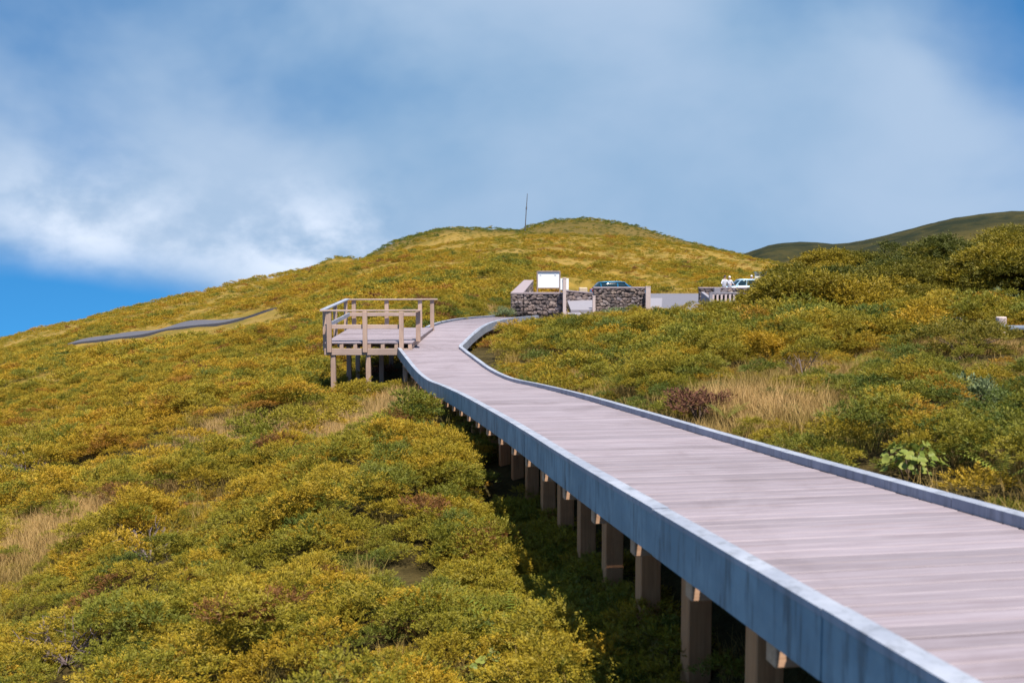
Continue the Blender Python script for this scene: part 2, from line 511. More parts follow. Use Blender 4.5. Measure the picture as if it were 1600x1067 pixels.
def ground(X, Y):
    X = np.asarray(X, float); Y = np.asarray(Y, float)
    shp = np.broadcast(X, Y).shape
    X = np.broadcast_to(X, shp).ravel(); Y = np.broadcast_to(Y, shp).ravel()
    d = np.maximum(Y, .8); u = np.clip(X / d, -1.2, 1.3)
    a = u * SU; b = np.log(d) * SL
    q = np.zeros(len(a))
    for i in range(0, len(a), 8000):
        s = slice(i, i + 8000)
        q[s] = _tps((a[s, None] - _cx[None]) ** 2 + (b[s, None] - _cy[None]) ** 2) @ _W[:_n] + _W[_n] + _W[_n + 1] * a[s] + _W[_n + 2] * b[s]
    z = q * d
    far = np.maximum(d - 300, 0)
    z = np.where(d > 300, np.minimum(z, 4) - far * .12, z)
    # bank of shrubs on the right
    mz = MOUND(np.clip(u, .2045, .95))
    k = sstep(d, 26.5, 33.5) * (1 - sstep(d, 44, 60)) * sstep(u, .245, .30)
    z = z + np.maximum(mz - z, 0) * k
    for h in HILLS: z = smax(z, ridge(u, d, *h), 1.2)
    # parking place is levelled
    e = 3.0
    inx = sstep(X, LOT[0] - e, LOT[0]) * (1 - sstep(X, LOT[1], LOT[1] + e)); iny = sstep(Y, LOT[2] - e, LOT[2]) * (1 - sstep(Y, LOT[3], LOT[3] + e))
    kk = inx * iny
    z = z * (1 - kk) + (LOTZ - .12) * kk
    # under the walkway the ground stays clear of the timbers
    yy = np.clip(Y, -4, 60); s = X - bwX(yy)
    lim = bwZ(yy) - .42 - .25 * np.clip(-s, -.2, 1.2)
    near = (np.abs(s) < 1.9) & (Y < 51)
    w_ = np.where(near, 1 - sstep(np.abs(s), 1.15, 1.9), 0)
    z = np.where(z > lim, z * (1 - w_) + lim * w_, z)
    # unevenness
    z = z + (fbm(X, Y, 6, 3) - .5) * np.clip(.02 * d, .15, 1.2) * (1 - kk)
    return z.reshape(shp)


def gz(x, y): return float(ground(np.array([x]), np.array([y]))[0])


def hit(x, y, d0=3, d1=420):
    """where the sight line through a photo pixel meets the ground"""
    w_ = pdir(x, y); w_ = w_ / w_.y
    ds = np.exp(np.linspace(math.log(d0), math.log(d1), 900))
    below = w_.z * ds < ground(w_.x * ds, ds)
    i = int(np.argmax(below)) if below.any() else len(ds) - 1
    return Vector((w_.x * ds[i], ds[i], float(ground(np.array([w_.x * ds[i]]), np.array([ds[i]]))[0])))


# hillside road: a smooth line in plan
rp = [hit(x, y, 60, 170) for x, y in ((100, 545), (150, 534), (200, 525), (250, 516), (300, 508), (350, 502), (380, 499), (415, 494))]
ry = np.poly1d(np.polyfit([q.x for q in rp], [q.y for q in rp], 1))
rx = np.linspace(rp[0].x, rp[-1].x, 40)
_rz = ground(rx, ry(rx))
rzf = np.poly1d(np.polyfit(rx, _rz, 3))
dense = [Vector((x, ry(x), rzf(x))) for x in rx]

NA, ND = 300, 400
us = np.linspace(-1.15, 1.25, NA)
ds = np.concatenate([np.linspace(-6, .7, 8), np.exp(np.linspace(math.log(.9), math.log(760), ND - 8))])
UU, DD = np.meshgrid(us, ds)
XX = UU * np.maximum(DD, 3.0) ; YY = DD
ZZ = ground(XX, np.maximum(YY, .8))
verts = np.stack([XX, YY, ZZ], -1).reshape(-1, 3)
i0 = (np.arange(ND - 1)[:, None] * NA + np.arange(NA - 1)[None]).ravel()
faces = np.stack([i0, i0 + 1, i0 + NA + 1, i0 + NA], -1)
me = bpy.data.meshes.new('ground'); me.from_pydata(verts.tolist(), [], faces.tolist()); me.update(); me.shade_smooth()
heath_shade = sstep(DD, 222, 250) * .55 + .45 * sstep(DD, 330, 400)  # hilltops darker; the farthest term paints cloud shadow on the far hill
heath_shade = np.clip(heath_shade + sstep(UU, .21, .25) * sstep(DD, 24, 28) * (1 - sstep(DD, 60, 70)) * .7, 0, 1)
at = me.attributes.new('heath_shade', 'FLOAT', 'POINT'); at.data.foreach_set('value', heath_shade.ravel().astype('f'))
soil = (1 - sstep(DD, 40, 75)) * .9
at = me.attributes.new('soil', 'FLOAT', 'POINT'); at.data.foreach_set('value', soil.ravel().astype('f'))
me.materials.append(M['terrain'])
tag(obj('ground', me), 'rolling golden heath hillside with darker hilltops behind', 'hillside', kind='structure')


# ------------------------------------------------------------------ roads
def ribbon(name, pts, width, mat, lift, label, cat, skirt=0):
    m = MB(); vs = []
    for i, p in enumerate(pts):
        t = (pts[min(i + 1, len(pts) - 1)] - pts[max(i - 1, 0)]); t.z = 0; t.normalize()
        r = Vector((t.y, -t.x, 0))
        for k in (-1, -.33, .33, 1):
            q = p + r * (k * width / 2); vs.append((q.x, q.y, gz(q.x, q.y) + lift))
    fs = [(i * 4 + k, i * 4 + k + 1, i * 4 + k + 5, i * 4 + k + 4) for i in range(len(pts) - 1) for k in range(3)]
    if skirt:                                    # even out the bed and close its sides down into the slope
        A_ = np.array(vs).reshape(-1, 4, 3)
        for _ in range(8): A_[1:-1, :, 2] = (A_[:-2, :, 2] + 2 * A_[1:-1, :, 2] + A_[2:, :, 2]) / 4
        n_ = len(pts); vs = [tuple(q) for q in A_.reshape(-1, 3)]
        for k in (0, 3): vs += [(q[0], q[1], q[2] - skirt) for q in A_[:, k]]
        for i in range(n_ - 1):
            fs.append((i * 4, i * 4 + 4, 4 * n_ + i + 1, 4 * n_ + i)); fs.append((i * 4 + 3, i * 4 + 7, 5 * n_ + i + 1, 5 * n_ + i))
        for i in (0, n_ - 1): fs.append((i * 4, i * 4 + 3, 5 * n_ + i, 4 * n_ + i))
    m.add(vs, fs)
    return tag(m.build(name, mat, smooth=not skirt), label, cat, kind='structure')


ribbon('road', dense, 3.4, 'asphalt_dark', .28, 'narrow grey road cut across the left hillside', 'road', 1.2)
m = MB()
m.box(((LOT[0] + LOT[1]) / 2, (LOT[2] + LOT[3]) / 2, LOTZ - .1), (LOT[1] - LOT[0], LOT[3] - LOT[2], .2))
tag(m.build('parking_place', 'asphalt'), 'grey asphalt of the parking place behind the stone walls', 'parking', kind='structure')
m = MB()
m.hexa([P(1017, 484, 57) + Vector((0, 0, -.2)), P(1029, 484, 57) + Vector((0, 0, -.2)), P(1036, 463, 80) + Vector((0, 0, -.3)), P(1022, 463, 80) + Vector((0, 0, -.3))],
       [Vector((7.9, 57, LOTZ + .008)), Vector((8.5, 57, LOTZ + .008)), Vector((12.0, 80, LOTZ + .008)), Vector((10.2, 80, LOTZ + .008))])
tag(m.build('pavement', 'concrete'), 'pale concrete strip beside the right stone wall', 'pavement', kind='structure')
pth = [Vector(q + (0,)) for q in ((.02, 49.9), (.6, 50.4), (1.4, 50.7), (2.3, 50.9), (3.1, 51.5), (3.6, 52.6), (3.8, 54.2), (3.9, 56.3))]
ribbon('path', pth, 1.5, 'concrete', .07, 'pale path from the boardwalk end to the gap in the walls', 'path')
m = MB()
pa = [Vector((3.3, 56.2, -2.30)), Vector((4.5, 56.2, -2.30)), Vector((5.6, 66, -1.98)), Vector((3.6, 66, -1.98))]
m.hexa([p - Vector((0, 0, .4)) for p in pa], pa)
tag(m.build('path', 'concrete'), 'pale path through the gap between the stone walls', 'path', kind='structure')

# ------------------------------------------------------------------ boardwalk
bw = thing('boardwalk', (0, 0, 0), 'long weathered timber boardwalk on brown posts, blue-grey edge boards', 'boardwalk')
PW, GAP, PT = .142, .013, .04
m = MB(); m.box((0, 0, 0), (2 * HW - .17, PW, PT))
plank_me = [m.mesh('plank', 'plank', .006)]
Y = -3.6; rest = MB(); npl = 0
while Y < 49.9:
    c, t, r = frame(Y)
    up = r.cross(t)
    jit = random.uniform(-.0025, .0025)
    mw = Matrix((r, t, up)).transposed().to_4x4()
    mw.translation = c + up * (-.07 - PT / 2 + jit)
    if npl < 290:
        obj('plank', plank_me[0], bw, mw)
    else:
        rest.box(mw.translation, (2 * HW - .17, PW, PT), mw.to_3x3())
    npl += 1
    Y += (PW + GAP) * t.y
o = rest.build('far_planking', 'plank', bw); o['kind'] = 'stuff'


def strip(Ya, Yb, o0, o1, z0, z1, n=10):
    """a board following the walkway between lateral offsets o0..o1 and heights z0..z1 below the kerb top"""
    m = MB(); vs = []
    for i in range(n + 1):
        c, t, r = frame(Ya + (Yb - Ya) * i / n)
        for o_, z_ in ((o0, z0), (o1, z0), (o1, z1), (o0, z1)): vs.append(c + r * o_ + Vector((0, 0, z_)))
    fs = [(0, 1, 2, 3), tuple(n * 4 + k for k in (3, 2, 1, 0))]
    for i in range(n):
        for k in range(4): fs.append((i * 4 + k, (i + 1) * 4 + k, (i + 1) * 4 + (k + 1) % 4, i * 4 + (k + 1) % 4))
    m.add(vs, fs)
    return m


def normals(o):
    bm = bmesh.new(); bm.from_mesh(o.data); bmesh.ops.recalc_face_normals(bm, faces=bm.faces); bm.to_mesh(o.data); bm.free()


bounds = []
Y = -3.6
while Y < 51.5: bounds.append(Y); Y += 2.55 + random.uniform(-.25, .25)
for a, b in zip(bounds[:-1], bounds[1:]):
    if not (33.3 < (a + b) / 2 < 37.2):          # open side where the platform joins
        j = random.uniform(-.004, .004)
        normals(strip(a, b - .006, -HW - .045 + j, -HW + j, -.30, -.031).build('fascia_board', 'fascia', bw))
        normals(strip(a, b - .006, -HW - .050, -HW + .06, -.029, .006 + j).build('kerb_board', 'kerb', bw))
        normals(strip(a, b - .006, -HW + .008, -HW + .052, -.1, -.031).build('kerb_riser', 'kerb', bw))
    j = random.uniform(-.004, .004)
    normals(strip(a, b - .006, HW + j, HW + .045 + j, -.29, -.001).build('fascia_board', 'kerb', bw))
    normals(strip(a, b - .006, HW - .085, HW - .006, -.068, .006 + j).build('kerb_board', 'kerb', bw))
    for off in (-.85, 0, .85):
        normals(strip(a, b - .004, off - .04, off + .04, -.212, -.113, 4).build('stringer', 'beam', bw))
m = MB(); m.box((0, 0, 0), (2 * HW, .11, .22)); cb_me = m.mesh('crossbeam', 'beam', .006)
m = MB(); m.box((0, 0, -1), (.175, .175, 2)); post_me = m.mesh('post', 'post', .008)
Y = -1.23
while Y < 49.5:
    c, t, r = frame(Y)
    th = Vector((t.x, t.y, 0)).normalized()
    rot = Matrix((r, th, Vector((0, 0, 1)))).transposed().to_4x4()
    mw = rot.copy(); mw.translation = c + Vector((0, 0, -.325)); obj('crossbeam', cb_me, bw, mw)
    for s in (-.58, .62):
        p = c + r * s
        top = p.z - .437; bot = gz(p.x, p.y) - .35
        if top - bot < .1: continue
        mw = rot.copy(); mw.translation = Vector((p.x, p.y, top))
        obj('post', post_me, bw, mw @ Matrix.Diagonal((1, 1, (top - bot) / 2, 1)))
    Y += 1.2 + random.uniform(-.03, .03)

# ------------------------------------------------------------------ viewing platform
FL, FR, RL, RR = Vector((-6.25, 33.35, -2.45)), Vector((-3.35, 33.6, -2.47)), Vector((-6.05, 37.3, -2.2)), Vector((-2.95, 37.6, -2.2))


def plat(s, t): return FL.lerp(FR, s).lerp(RL.lerp(RR, s), t)


pf = thing('viewing_platform', (-4.8, 35.4, -4.0), 'timber viewing platform with pinkish railing on stilts left of the boardwalk', 'platform')
NPK = 21
for i in range(NPK):
    t0, t1 = (i + .03) / NPK, (i + .97) / NPK
    m = MB(); k = Vector((0, 0, .04))
    top = [plat(0, t0), plat(1, t0), plat(1, t1), plat(0, t1)]
    m.hexa([p - k for p in top], top); m.build('plank', 'plank', pf)
for s in np.linspace(.03, .97, 7):
    m = MB(); a, b = plat(s, 0.004), plat(s, .996); q = Vector((.06, 0, 0)); k = Vector((0, 0, .042)); k2 = Vector((0, 0, .20))
    m.hexa([a - q - k2, a + q - k2, b + q - k2, b - q - k2], [a - q - k, a + q - k, b + q - k, b - q - k]); m.build('joist', 'rail', pf)


def bar(name, a, b, wy, wz, mat):
    """squared timber from a to b"""
    d = b - a; L = d.length; x = d.normalized(); yv = Vector((0, 0, 1)).cross(x).normalized(); z = x.cross(yv)
    m = MB(); m.box((0, 0, 0), (L, wy, wz))
    me = m.mesh(name, mat, .006)
    mw = Matrix((x, yv, z)).transposed().to_4x4(); mw.translation = (a + b) / 2
    return obj(name, me, pf, mw)


dz = lambda z: Vector((0, 0, z))
for t in (.012, .5, .985):
    bar('beam', plat(-.01, t) + dz(-.32), plat(1.0, t) + dz(-.32), .09, .22, 'railx')


def upright(name, p, z0, z1, w_, mat='rail'):
    m = MB(); m.box((0, 0, 0), (w_, w_, z1 - z0))
    o = obj(name, m.mesh(name, mat, .006), pf, Matrix.Translation((p.x, p.y, (z0 + z1) / 2)))
    return o


RH = 1.06
fo = Vector((0, -.115, 0))       # front posts are bolted outside the beam
for s in (.055, .46, .875):
    p = plat(s, .012) + fo; upright('railing_post', p, p.z - .33, p.z + RH - .03, .145)
p = plat(.0, .10) + Vector((-.085, 0, 0)); upright('railing_post', p, p.z - .33, p.z + RH - .03, .12)
p = plat(.0, .5) + Vector((-.085, 0, 0)); upright('railing_post', p, p.z - .33, p.z + RH - .03, .12)
p = plat(.0, .93) + Vector((-.085, 0, 0)); upright('railing_post', p, p.z - .33, p.z + RH - .03, .12)
p = plat(1.0, .10) + Vector((.12, 0, 0)); upright('railing_post', p, p.z - .02, p.z + RH - .03, .15)
for s in (.05, .44, .84, .985):
    p = plat(s, .985) + Vector((0, .11, 0)); upright('railing_post', p, p.z - .33, p.z + RH - .03, .145)
bar('top_rail', plat(-.045, .0) + fo + dz(RH), plat(1.09, .06) + fo * .3 + dz(RH), .17, .05, 'railx')
bar('top_rail', plat(-.03, .03) + dz(RH + .006), plat(-.03, 1.02) + dz(RH + .006), .17, .05, 'kerb')
bar('top_rail', plat(-.045, 1.0) + dz(RH), plat(1.05, 1.0) + dz(RH), .17, .05, 'railx')
bar('middle_rail', plat(.0, .012) + dz(.52), plat(.90, .012) + dz(.52), .045, .14, 'railx')
bar('middle_rail', plat(.006, .03) + dz(.52), plat(.006, .96) + dz(.52), .045, .14, 'kerb')
bar('middle_rail', plat(.0, .965) + dz(.52), plat(.86, .965) + dz(.52), .045, .14, 'railx')
for s, t in ((.085, .03), (.485, .03), (.90, .06), (.12, .52), (.5, .52), (.88, .52), (.1, .97), (.5, .97), (.9, .97)):
    p = plat(s, t); upright('stilt', p, gz(p.x, p.y) - .3, p.z - .432, .16)

# ------------------------------------------------------------------ stone walls
stones = []
for k in range(8):
    bm = bmesh.new(); bmesh.ops.create_icosphere(bm, subdivisions=1, radius=.5)
    for v in bm.verts:
        v.co = Vector([math.copysign(abs(c) ** .72, c) for c in v.co]) * random.uniform(.88, 1.12)
    me = bpy.data.meshes.new('stone'); bm.to_mesh(me); bm.free(); me.materials.append(M['stone']); stones.append(me)


def stone_face(parent, a, b, za0, za1, zb0, zb1, size, nrm_):
    """individual stones over a wall face from a to b (plan), bottom/top heights at both ends"""
    L = (b - a).length; ex = (b - a).normalized()
    H = max(za1 - za0, zb1 - zb0); rows = max(1, round(H / (size * .82)))
    rot = Matrix((ex, nrm_, Vector((0, 0, 1)))).transposed().to_4x4()
    for r_ in range(rows):
        x = -random.uniform(0, .5) * size
        while x < L - .04:
            wd = size * random.uniform(.6, 1.7); xa, xb = max(x, 0), min(x + wd, L); x += wd
            if xb - xa < .06: continue
            f_ = (xa + xb) / 2 / L; z0 = za0 + (zb0 - za0) * f_; z1 = za1 + (zb1 - za1) * f_; h = (z1 - z0) / rows
            cz_ = z0 + h * (r_ + .5) + random.uniform(-.05, .05); hh = h * random.uniform(.7, 1.3)
            hh = min(hh, 2 * (z1 - .005 - cz_))
            mw = rot.copy(); mw.translation = Vector((a.x, a.y, 0)) + ex * ((xa + xb) / 2) + Vector((0, 0, cz_)) - nrm_ * random.uniform(.0, .025)
            tw = Matrix.Rotation(random.uniform(-.55, .55), 4, 'Y')
            obj('stone', random.choice(stones), parent, mw @ tw @ Matrix.Diagonal(((xb - xa) * 1.04, .15, hh, 1)))


def wall(label, a, b, thick, z0, z1, z0b=None, z1b=None, size=.2, faces_='front', cap_over=.03):
    """stone wall with coping; a -> b is the visible face, thickness goes to the left of a -> b"""
    z0b = z0 if z0b is None else z0b; z1b = z1 if z1b is None else z1b
    a, b = Vector(a), Vector(b)
    ex = (b - a).normalized(); nin = Vector((-ex.y, ex.x, 0)); out = -nin
    o = thing('stone_wall', ((a.x + b.x) / 2, (a.y + b.y) / 2, min(z0, z0b)), label, 'wall', 'stone walls by the parking place')
    A, B = Vector((a.x, a.y, 0)), Vector((b.x, b.y, 0))
    m = MB(); i_ = .05
    q = [A + nin * i_, B + nin * i_, B + nin * (thick - i_), A + nin * (thick - i_)]
    m.hexa([p + dz(z) for p, z in zip(q, (z0 - .4, z0b - .4, z0b - .4, z0 - .4))], [p + dz(z - .09) for p, z in zip(q, (z1, z1b, z1b, z1))])
    m.build('core', 'mortar', o)
    m = MB(); e = cap_over
    q = [A - ex * e + out * e, B + ex * e + out * e, B + ex * e + nin * (thick + e), A - ex * e + nin * (thick + e)]
    m.hexa([p + dz(z - .088) for p, z in zip(q, (z1, z1b, z1b, z1))], [p + dz(z) for p, z in zip(q, (z1, z1b, z1b, z1))])
    m.build('coping', 'cap', o, bevel=.01)
    stone_face(o, a + nin * .04, b + nin * .04, z0 - .1, z1 - .09, z0b - .1, z1b - .09, size, out)
    if 'ends' in faces_:
        stone_face(o, b - ex * .04, b - ex * .04 + nin * thick, z0b - .1, z1b - .09, z0b - .1, z1b - .09, size, ex)
        stone_face(o, a + ex * .04 + nin * thick, a + ex * .04, z0 - .1, z1 - .09, z0 - .1, z1 - .09, size, -ex)
    return o


wz = lambda x, y, d: P(x, y, d).z
wall('low dark stone wall with mauve coping in front of the white sign board', (.62, 52.0, 0), (2.85, 52.0, 0), .5, -2.25, wz(840, 457, 52), faces_='ends')
wall('long stone wall running back uphill left of the white sign board', (.56, 52.02, 0), (1.45, 69, 0), .6, -2.25, wz(800, 457, 52), -2.0, wz(832, 437.5, 69), size=.36)
tip_wall = wall('short stone wall end turned to the boardwalk, left corner of the enclosure', (-.04, 51.98, 0), (.55, 51.98, 0), .3, -2.25, wz(800, 457, 52) - .002, faces_='ends')
wall('stone wall with coping in front of the blue parked car', (4.65, 56.9, 0), (7.55, 56.9, 0), .5, -2.35, wz(970, 448.5, 57), faces_='ends')
wall('small low stone wall seen through the gap beside the path', (3.45, 64, 0), (5.25, 65, 0), .45, -2.1, wz(888, 453, 64), -2.1, wz(927, 457, 65), size=.3)
wall('low stone wall in front of the person in the white shirt', (13.1, 70, 0), (17.2, 70, 0), .5, -2.2, wz(1100, 449, 70), size=.3)


def prism_post(name, x, d, y0, y1, wpx, mat, label, cat='post', group=None, deep=.18):
    """squared post seen at pixel x, from row y0 (top) down to the ground"""
    p = P(x, y0, d); w_ = wpx / F * d; zb = min(P(x, y1, d).z, gz(p.x, p.y)) - .1
    o = thing(name, (p.x, p.y, zb), label, cat, group)
    m = MB(); m.box((p.x, p.y, (p.z - .04 + zb) / 2), (w_, deep, p.z - .04 - zb)); m.build('shaft', mat, o, bevel=.01)
    m = MB(); m.box((p.x, p.y, p.z - .02), (w_ + .02, deep + .02, .04)); m.build('top_cap', mat, o, bevel=.008)
    return o


sp = prism_post('signpost', 882, 51.6, 434, 487, 5, 'palepost', 'pale signpost with two narrow white panels at the wall end', 'signpost')
for xa, xb in ((875.5, 879.3), (884.6, 888.6)):
    a = P(xa, 453, 51.6); b = P(xb, 435, 51.6)
    m = MB(); m.box(((a.x + b.x) / 2, 51.6, (a.z + b.z) / 2), (b.x - a.x, .04, b.z - a.z)); m.build('panel', 'white', sp, bevel=.005)
prism_post('gate_post', 928, 56.2, 462, 487, 4.5, 'palepost', 'short pale post at the left end of the right stone wall')
prism_post('gate_post', 1012.5, 56.6, 447.5, 484, 7.5, 'palepost', 'tall pale post at the right end of the right stone wall', deep=.25)
# sign board
a = P(840.5, 449.5, 55.5); b = P(874, 425, 55.5)
sb = thing('sign_board', ((a.x + b.x) / 2, 55.5, -2.3), 'white rectangular sign board in a grey-brown frame above the stone wall', 'sign')
m = MB(); m.box(((a.x + b.x) / 2, 55.5, (a.z + b.z) / 2), (b.x - a.x, .04, b.z - a.z)); m.build('panel', 'white', sb)
for q in (a.x - .03, b.x + .03):
    m = MB(); m.box((q, 55.5, (b.z + .05 - 2.5) / 2), (.07, .09, b.z + .05 + 2.5)); m.build('leg', 'frame', sb)
m = MB(); m.box(((a.x + b.x) / 2, 55.48, b.z + .035), (b.x - a.x + .0, .1, .06)); m.build('top_bar', 'frame', sb)
m = MB(); m.box(((a.x + b.x) / 2, 55.48, a.z - .03), (b.x - a.x + .0, .07, .04)); m.build('bottom_bar', 'frame', sb)
for xx, ww in ((844.5, 2.5), (867.5, 3)):
    p = P(xx, 429.5, 55.47); m = MB(); m.box((p.x, 55.475, p.z), (ww / F * 55, .012, .06)); m.build('emblem', 'graphics', sb)
m = MB(); p = P(911, 457, 66.5); m.box((p.x, 66.5, p.z + .15), (.55, .4, .36)); m.box((p.x + .02, 66.5, p.z - .2), (.42, .32, .36))
tag(m.build('stone_block', 'tan', bevel=.04), 'tan stone block behind the small low wall', 'block')

# fence by the entrance on the right
fx0, fx1, fd = P(1112, 457, 64).x, P(1156, 457, 64).x, 64
zt, zb = wz(1130, 456.5, 64), wz(1130, 481, 64)
fe = thing('entrance_fence', ((fx0 + fx1) / 2, fd, zb), 'pale post and rail fence at the parking entrance beside the bank', 'fence')
m = MB(); m.box(((fx0 + fx1) / 2, fd, zt - .05), (fx1 - fx0 + .1, .16, .10)); m.build('top_rail', 'concrete', fe, bevel=.01)
for k in range(7):
    q = fx0 + .1 + (fx1 - fx0 - .2) * k / 6
    m = MB(); m.box((q, fd, (zt - .1 + zb) / 2 - .1), (.13, .12, zt - .1 - zb + .2)); m.build('fence_post', 'palepost', fe, bevel=.008)
m = MB(); m.box(((fx0 + fx1) / 2, fd + .22, (zt - .2 + zb) / 2), (fx1 - fx0, .12, zt - .2 - zb)); m.build('backing_stones', 'mortar', fe)
prism_post('gate_post', 1110.5, 63.5, 457, 483, 5, 'concrete', 'white concrete post left of the entrance fence', deep=.22)
m = MB()
k0, k1 = P(1095, 456, 68), P(1109, 467, 63.7)
m.hexa([k0 + Vector((0, -.1, -.9)), k1 + Vector((0, -.1, -.6)), k1 + Vector((.25, .1, -.6)), k0 + Vector((.25, .1, -.9))], [k0 + Vector((0, -.1, 0)), k1 + Vector((0, -.1, 0)), k1 + Vector((.25, .1, 0)), k0 + Vector((.25, .1, 0))])
m.box((P(1120, 453, 69.6).x, 69.55, P(1120, 453, 69.6).z - .1), (.42, .3, .5))
tag(m.build('ramp_wing', 'concrete', bevel=.01), 'sloping pale concrete wing wall at the parking entrance', 'wing wall')

# ------------------------------------------------------------------ cars


def car(label, loc, rotz, paint, L=4.1, W=1.72, Hh=1.46):
    o = thing('parked_car', loc, label, 'car', 'cars on the parking place')
    o.rotation_euler = (0, 0, rotz)
    T = parent_matrix(o)
    def put(m, name, mat, par=o, bevel=0, smooth=False):
        m.v = [tuple(T @ Vector(v)) for v in m.v]
        x = m.build(name, mat, None, bevel, smooth)
        x.parent = par; x.matrix_parent_inverse = T.inverted() if par is o else Matrix.Identity(4)
        return x
    def loft(secs):
        m = MB(); n = len(secs[0])
        for s_ in secs: m.v += s_
        for i in range(len(secs) - 1):
            for k in range(n): m.f.append((i * n + k, i * n + (k + 1) % n, (i + 1) * n + (k + 1) % n, (i + 1) * n + k))
        m.f.append(tuple(reversed(range(n)))); m.f.append(tuple((len(secs) - 1) * n + k for k in range(n)))
        return m
    def sec(x, w_, z0, z1, r=.1):
        return [(x, -w_ + r * .3, z0), (x, w_ - r * .3, z0), (x, w_, z0 + r), (x, w_, z1 - r * 1.4), (x, w_ - r, z1), (x, -w_ + r, z1), (x, -w_, z1 - r * 1.4), (x, -w_, z0 + r)]
    hw = W / 2
    put(loft([sec(-L / 2, hw * .80, .38, .72), sec(-L / 2 + .12, hw * .93, .27, .86), sec(-L * .36, hw, .22, .93), sec(-.2, hw, .22, .94), sec(L * .2, hw, .22, .92), sec(L * .36, hw * .98, .22, .84), sec(L / 2 - .12, hw * .9, .27, .74), sec(L / 2, hw * .76, .36, .62)]), 'body', paint, smooth=True)
    cab = put(loft([sec(-L * .455, hw * .80, .86, .95, .03), sec(-L * .36, hw * .79, .86, 1.32, .08), sec(-L * .22, hw * .78, .86, Hh - .03, .1), sec(0, hw * .78, .86, Hh, .1), sec(L * .09, hw * .77, .86, Hh - .05, .1), sec(L * .29, hw * .80, .86, .93, .03)]), 'cabin', 'glass', smooth=True)
    put(loft([sec(-L * .35, hw * .74, 1.315, 1.365, .02), sec(-L * .22, hw * .75, 1.36, Hh + .005, .03), sec(0, hw * .75, 1.38, Hh + .03, .03), sec(L * .1, hw * .73, 1.34, Hh - .03, .02)]), 'roof', paint, smooth=True)
    for s_ in (-1, 1):
        for xx in (-L * .33, -.12, L * .2):
            m = MB(); m.tube([(xx, s_ * hw * .83, .90), (xx - .06 if xx < .5 else xx - .42, s_ * hw * .765, Hh - .09)], .035, 6); put(m, 'pillar', paint, cab)
        m = MB(); m.box((L * .17, s_ * (hw + .07), .98), (.12, .16, .12)); put(m, 'mirror', paint, bevel=.02)
        m = MB(); m.box((L / 2 - .10, s_ * hw * .66, .64), (.12, .32, .14)); put(m, 'headlight', 'lamp', bevel=.02)
        m = MB(); m.box((-L / 2 + .06, s_ * hw * .70, .76), (.12, .22, .2)); put(m, 'tail_light', 'redlamp', bevel=.02)
        for xx in (-L * .31, L * .31):
            m = MB(); m.tube([(xx, s_ * (hw - .2), .3), (xx, s_ * (hw - .17), .3), (xx, s_ * (hw - .01), .3), (xx, s_ * (hw + .01), .3)], [.27, .3, .3, .27], 20); wh = put(m, 'wheel', 'tyre')
            m = MB(); m.tube([(xx, s_ * (hw - .02), .3), (xx, s_ * (hw + .018), .3)], .19, 14); put(m, 'rim', 'rim', wh)
    return o


p = P(966, 455, 74)
car('dark blue parked car behind the stone wall, only its roof showing', (p.x, 74, LOTZ + .012), 0.06, 'carblue', Hh=1.36)
p = P(1160, 450, 84)
car('pale blue parked car between the white-shirted person and the cream board', (p.x, 84, LOTZ + .012), math.pi + .05, 'carlight', L=3.9, Hh=1.45)

# ------------------------------------------------------------------ information board and mast
a, b = P(1179, 442, 88), P(1197, 427, 88)
ib = thing('information_board', ((a.x + b.x) / 2, 88, LOTZ), 'cream information board with teal top strip behind the pale car', 'board')
m = MB(); m.box(((a.x + b.x) / 2, 88, (a.z + b.z) / 2), (b.x - a.x, .08, b.z - a.z)); m.build('panel', 'cream', ib, bevel=.01)
m = MB(); m.box(((a.x + b.x) / 2, 88, b.z + .06), (b.x - a.x + .12, .3, .11)); m.build('roof_strip', 'teal', ib, bevel=.01)
for q in (a.x + .08, b.x - .08):
    m = MB(); m.box((q, 88, (a.z + LOTZ) / 2), (.1, .1, a.z - LOTZ)); m.build('leg', 'palepost', ib)
hp = hit(820, 364, 100)
top = P(824, 303, hp.y)
m = MB(); m.tube([Vector((hp.x, hp.y, hp.z - .5)), hp.lerp(top, .45), top], [.13, .11, .07], 8)
ms = thing('mast', hp, 'thin leaning mast standing alone on the hilltop', 'mast')
m.build('shaft', 'pole', ms)
m = MB(); m.tube([hp.lerp(top, .60), hp.lerp(top, .66)], .17, 8); m.build('collar', 'pole', ms)


# ------------------------------------------------------------------ people


